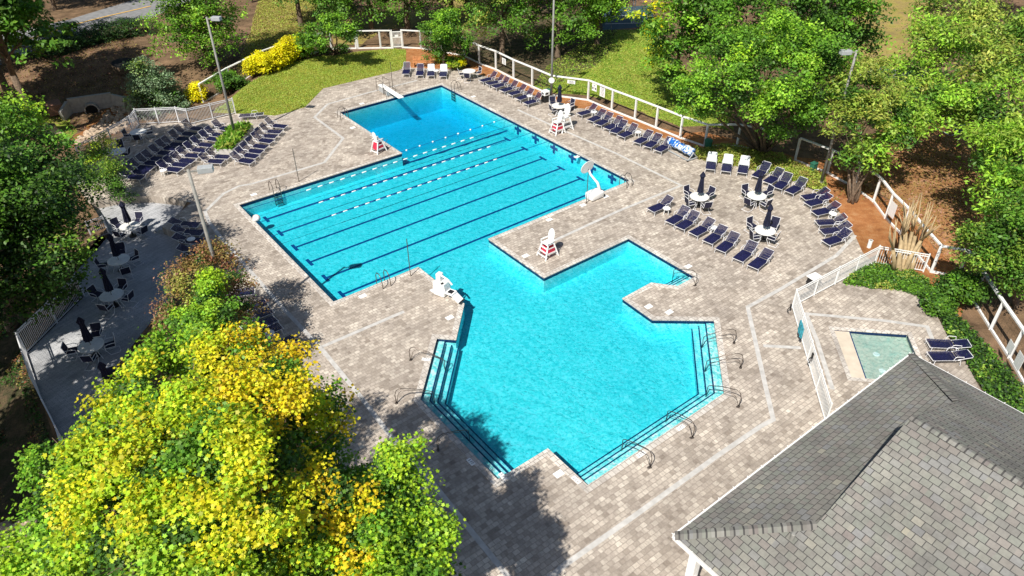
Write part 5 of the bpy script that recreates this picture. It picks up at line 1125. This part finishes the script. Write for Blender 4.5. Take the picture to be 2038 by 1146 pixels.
p = gt(1345, 175); tree('maple_tree', 'maple with yellowing branches right of the pale blue building', p, pl((1290, 35, 7, 1.5, 'f', 'l'), (1310, 80, 6, 1.4, 'l', 'b'), (1350, 55, 7.5, 2.0, 'b', 'g'), (1400, 30, 8.5, 2.4, 'm', 'g'), (1350, 110, 5.4, 1.9, 'b', 'g'), (1340, 145, 3.4, 1.2, 'b', 'g'), (1300, 60, 5, 1.0, 'y', 'l'), (1400, 95, 6, 2, 'm', 'g'), (1305, 105, 4.2, .9, 'l', 'y'), (1450, 40, 8, 2.2, 'm', 'g'), (1370, 5, 9, 2, 'g', 'm')), 15000, .22, tr=.2, seed=82, clump=.42)
p = gt(1600, 170); tree('maple_tree', 'dark maple with orange-tinged twigs behind the tall right lamp post', p, pl((1500, 25, 9, 2.2, 'm', 'g'), (1560, 10, 9.5, 2.4, 'g', 'm'), (1600, 50, 8.5, 2.0, 'm', 'd'), (1660, 25, 9, 2.2, 'm', 'g'), (1720, 40, 8, 1.9, 'm', 'd'), (1640, 75, 7, 1.8, 'd', 'm'), (1590, 65, 7, 1.1, 'l', 'o'), (1700, 80, 6, 1.6, 'd', 'm'), (1740, 75, 5, 1.1, 'b', 'g'), (1540, 60, 8, 1.7, 'g', 'l'), (1680, -10, 10, 2.2, 'b', 'g')), 15000, .22, tr=.2, seed=83, clump=.42)
p = gt(1695, 402); tree('willow_oak', 'willow oak with grey forked trunk among the right-hand mulch', p, pl((1700, 190, 6.5, 1.5, 'n', 'e'), (1740, 230, 5.8, 1.5, 'n', 'e'), (1760, 290, 4.2, 1.3, 'n', 'b'), (1690, 250, 5.0, 1.1, 'e', 'n'), (1720, 310, 3.4, 1.0, 'n', 'm'), (1790, 220, 6, 1.5, 'b', 'n'), (1800, 270, 4.8, 1.2, 'b', 'n'), (1740, 160, 7, 1.4, 'e', 'n'), (1690, 320, 2.8, .7, 'm', 'n')), 13000, .15, tr=.14, seed=84, stems=4, clump=.4, long=1.5)
RT = pl((1810, 150, 5.6, 2.05, 'n', 'b'), (1860, 100, 6.5, 2.74, 'b', 'n'), (1920, 60, 7.1, 3.09, 'n', 'e'), (1850, 200, 5.3, 2.24, 'b', 'n'), (1930, 150, 6.5, 2.96, 'n', 'e'), (1990, 120, 6.8, 3.02, 'm', 'n'), (1900, 215, 5.5, 1.93, 'b', 'n'), (1970, 230, 5.8, 2.63, 'n', 'b'), (2030, 200, 6.2, 2.69, 'm', 'n'), (1980, 320, 5.0, 2.09, 'b', 'n'), (2040, 300, 5.3, 2.35, 'n', 'm'), (1985, 380, 4.1, 1.31, 'b', 'n'), (2010, 400, 4.3, 1.83, 'b', 'n'), (1985, 300, 5.0, 1.47, 'b', 'l'), (2060, 420, 4.3, 2.04, 'm', 'n'), (1870, 30, 7.1, 2.61, 'm', 'n'))
tree('willow_oak', 'huge willow oak filling the upper right corner', gt(2050, 400), RT, 46000, .16, tr=.32, seed=85, clump=.5, per=30, long=1.5)
atree('dark tree at the top right corner behind the willow oak', (1960, 60), 15, 6.5, 5, [('m', 'd'), ('d', 'n')], 9000, .25, 86)
atree('dark tree off the right edge behind the willow oak', (2120, 180), 15, 6, 4, [('m', 'd'), ('d', 'n')], 9000, .25, 87)
tree('broadleaf_tree', 'dark green tree at the right edge below the willow oak', gt(2020, 610), pl((1990, 470, 4.6, 1.5, 'm', 'n'), (2030, 440, 5.2, 1.6, 'm', 'g'), (1960, 510, 3.4, 1.1, 'm', 'n'), (2010, 540, 3.0, 1.2, 'm', 'd'), (2050, 520, 3.6, 1.4, 'm', 'n'), (1930, 480, 3.8, .8, 'm', 'n')), 12000, .15, tr=.13, seed=88, clump=.36)
bush('dark green rhododendron-like shrub by the fence corner', (1900, 606), 1.05, 2.0, [('d', 'm'), ('m', 'g')], 7000, .15, 89, k=8); bush('shrub with glossy leaves where the patio paving ends', (1866, 616), .7, 1.0, [('m', 'd'), ('d', 'g')], 4000, .14, 90, k=6)
# pruned bare crape myrtle
p = gt(1795, 546); t = thing('bare_crape_myrtle', p, 0, 'pruned crape myrtle with bare tan upright stems behind the picket fence', 'tree'); mb = MB(); rr = random.Random(6)
for (sx, tops) in ((1778, [(1772, 452), (1786, 430)]), (1786, [(1806, 398), (1795, 425)]), (1795, [(1812, 392), (1818, 400)]), (1800, [(1832, 388), (1826, 420)]), (1805, [(1844, 402), (1838, 430)]), (1812, [(1858, 398), (1850, 440)]), (1790, [(1800, 400), (1808, 440)]), (1798, [(1866, 420), (1868, 440)])):
    a = Vector(G(sx, 542, 0))-Vector(p); f0 = Vector(G(*tops[0], 3.3))-Vector(p); k_ = a.lerp(f0, .52)+Vector((rr.uniform(-.12, .12), 0, 0))
    mb.tube([a, a.lerp(k_, .5)+Vector((rr.uniform(-.08, .08), 0, 0)), k_], [.14, .12, .10], 8)
    for q in tops:
        for j in range(2): e = Vector(G(q[0]+rr.uniform(-8, 8), q[1]+rr.uniform(-6, 10), 3.3))-Vector(p); mb.tube([k_, k_.lerp(e, .5)+Vector((rr.uniform(-.12, .12), rr.uniform(-.1, .1), 0)), e], [.06, .042, .02], 6)
mb.build('stem', 'myrtle_bark', t, True)
# hedge by the road
hp = [gt(*q) for q in ((105, 108), (135, 98), (165, 88), (195, 80), (225, 74), (255, 68), (282, 66))]; t = thing('hedge', hp[3], 0, 'long rounded dark hedge between the road and the shaded bank', 'hedge')
leafcloud('foliage', [((q[0]-hp[3][0], q[1]-hp[3][1], q[2]-hp[3][2]+.55), (1.9, 1.5, .95), 'd', 'k') for q in hp], 16000, .15, t, clump=.3, per=24, seed=91, sub=False)
atree('dark roadside tree in the top left corner', (12, 122), 13, 6.5, 2.6, [('k', 'm'), ('d', 'm')], 18000, .24, 92, tr=.35)
atree('dark tree across the road at the top left', (110, 20), 13, 5.5, 2.0, [('k', 'm'), ('m', 'd')], 15000, .24, 93); atree('dark tree beyond the road at the top edge', (230, 0), 13, 4.5, 2.0, [('k', 'd'), ('m', 'd')], 8000, .24, 94)
atree('dark tree beyond the field at the top edge', (500, 5), 12, 4.5, 4, [('m', 'd')], 7000, .24, 95)
# more trees standing left of the picture; they shade the terrace and the bank
for i, (x, y, H, R, z0) in enumerate([(-32, 24, 18, 6.5, 4), (-29, 13, 15, 6, 4), (-40, 36, 17, 6.5, 4), (-49, 47, 16, 6, 5), (-48, 57, 16, 6.5, 6.5), (-45, 63.5, 15, 5.5, 6), (-56, 66, 15, 6.5, 4), (-27.5, 27, 16, 5.3, 7), (-34, 40.5, 20, 4.8, 12), (-25, 16.5, 17, 5.2, 6), (-40, 58, 16, 5.3, 7)]):
    z = float(th(x, y)[0]); atree(['tall shade tree left of the terrace', 'tall shade tree at the lower left beyond the frame', 'tall shade tree behind the dark left tree', 'tall shade tree near the creek', 'tall shade tree on the wooded bank', 'shade tree hanging over the bank from the left', 'tall shade tree by the road', 'shade tree just left of the terrace railing', 'very tall slim shade tree left of the crowded loungers', 'shade tree beyond the frame near the yellow maple', 'shade tree reaching over the bank by the hedge'][i], None, H, R, z0, [('m', 'g'), ('d', 'm')], 9000, .36, 100+i, base=(x, y, z), tr=.3)
# right-hand woods beyond the fence
for i, (q, H, R, lab) in enumerate([((1905, 330), 13, 4.5, 'tall tree in the right woods above the bare crape myrtle'), ((2180, 420), 13, 5, 'tree in the right woods beyond the picture edge'), ((1600, 60), 14, 5, 'tree behind the bright maple near the top edge'), ((1420, 20), 14, 5.5, 'tree behind the yellowing maple near the top edge')]):
    if i == 0: continue
    atree(lab, q, H, R, 5, [('m', 'n'), ('n', 'm')], 9000, .24, 120+i)
# far woods so that the place goes on behind the trees
rr = random.Random(77); L_ = []
for i in range(90):
    x = rr.uniform(-150, 150); y = rr.uniform(125, 185); L_.append(((x, y, rr.uniform(3, 8)), (rr.uniform(4, 7), rr.uniform(4, 6), rr.uniform(3.5, 6)), 'm', 'd'))
o = leafcloud('distant_wood', L_, 60000, .7, None, clump=1.4, per=30, seed=78); tag(o, 'distant mass of woodland closing the view beyond the field', 'woodland', None, 'stuff')
# ground cover, grasses
def scatter(name, poly, n, size, pal, lab, h=.25, long=1.0, seed=1, zf=None, cat='ground cover', up=.7):
    r = np.random.default_rng(seed); P = np.array(poly); lo, hi = P.min(0), P.max(0); xs = []; k = 0
    while k < n:
        q = r.uniform(lo, hi, (n*3, 2)); q = q[inpoly(poly, q[:, 0], q[:, 1])]; xs.append(q); k += len(q)
    q = np.vstack(xs)[:n]; z = th(q[:, 0], q[:, 1]) if zf is None else np.full(n, zf)
    pn = np.sin(q[:, 0]*1.9)*np.cos(q[:, 1]*2.3)+r.normal(size=n)*.5
    V0 = np.column_stack([q, z+r.random(n)*h+.02]); nrm = r.normal(size=(n, 3))*.5+np.array([0, 0, up]); nrm /= np.linalg.norm(nrm, axis=1)[:, None]
    tt = np.cross(nrm, r.normal(size=(n, 3))); tt /= np.linalg.norm(tt, axis=1)[:, None]; bb = np.cross(nrm, tt); pts = np.array([(.62*long, 0), (.05, .34), (-.55*long, 0), (.05, -.34)]); s = size*r.uniform(.6, 1.4, n)
    V = (V0[:, None]+(tt[:, None]*pts[None, :, 0, None]+bb[:, None]*pts[None, :, 1, None])*s[:, None, None]).reshape(-1, 3)
    c = np.array([PAL[p_] for p_ in pal]); i = np.clip(((pn+1.5)/3*len(pal)).astype(int), 0, len(pal)-1); lc = np.clip(c[i]*r.uniform(.7, 1.3, (n, 1)), .003, .95)
    o = mesh_np(name, V, np.arange(len(V)), 4, 'leaf', None, np.repeat(lc, 4, 0)); return tag(o, lab, cat, None, 'stuff')
scatter('yellow_ground_cover', COVER1, 13000, .12, 'wenew', 'yellow-green ground cover behind the pale-backed loungers', .3, seed=5)
scatter('green_ground_cover', COVER2, 6000, .12, 'mgdme', 'green ground cover between the picket fence and the patio', .25, seed=6)
scatter('green_ground_cover', COVER3, 5200, .14, 'kdmkdmn', 'leafy ground cover along the right-hand fence, coloured dark for shade', .3, seed=7)  # dark and light leaf colours stand for shade and lit spots here
pw = [(q[0]+c0[0], q[1]+c0[1]) for q in inn]; scatter('planter_grass', pw, 2600, .30, 'ngge', 'long grass filling the planter box', .35, 1.8, 8, .38, 'grass', .15)
scatter('fallen_leaves', [g2(*q) for q in [(1640, 400), (1700, 330), (1900, 260), (1960, 400), (1960, 600), (1850, 480), (1740, 400)]], 5000, .13, 'rwpw', 'brown fallen leaves under the right-hand trees', .03, seed=9, cat='fallen leaves')
scatter('fallen_leaves', [g2(*q, -1.) for q in [(0, 120), (110, 130), (260, 90), (300, 130), (260, 190), (160, 235), (0, 230)]], 5000, .13, 'rwpw', 'brown fallen leaves on the shaded bank below the hedge', .03, seed=10, cat='fallen leaves')

scatter('lawn_grass_blades', LAWN, 40000, .075, 'nnenee', 'mown yellow-green lawn grass', .03, 1.3, 11, cat='grass', up=.9)
scatter('grass_blades', GREEN2, 26000, .10, 'gnneng', 'rough green grass beyond the white fence', .06, 1.3, 12, cat='grass', up=.9)
scatter('grass_blades', FIELD, 14000, .12, 'eweewn', 'dry yellow field grass at the top edge', .08, 1.3, 13, cat='grass', up=.8)

scatter('fallen_leaves', [g2(*q, -1.4) for q in [(-60, 560), (40, 600), (48, 700), (110, 890), (150, 1020), (0, 1000), (-80, 900)]], 7000, .12, 'rwkdd', 'fallen leaves and weeds on the dark ground left of the terrace', .05, seed=14, cat='fallen leaves')
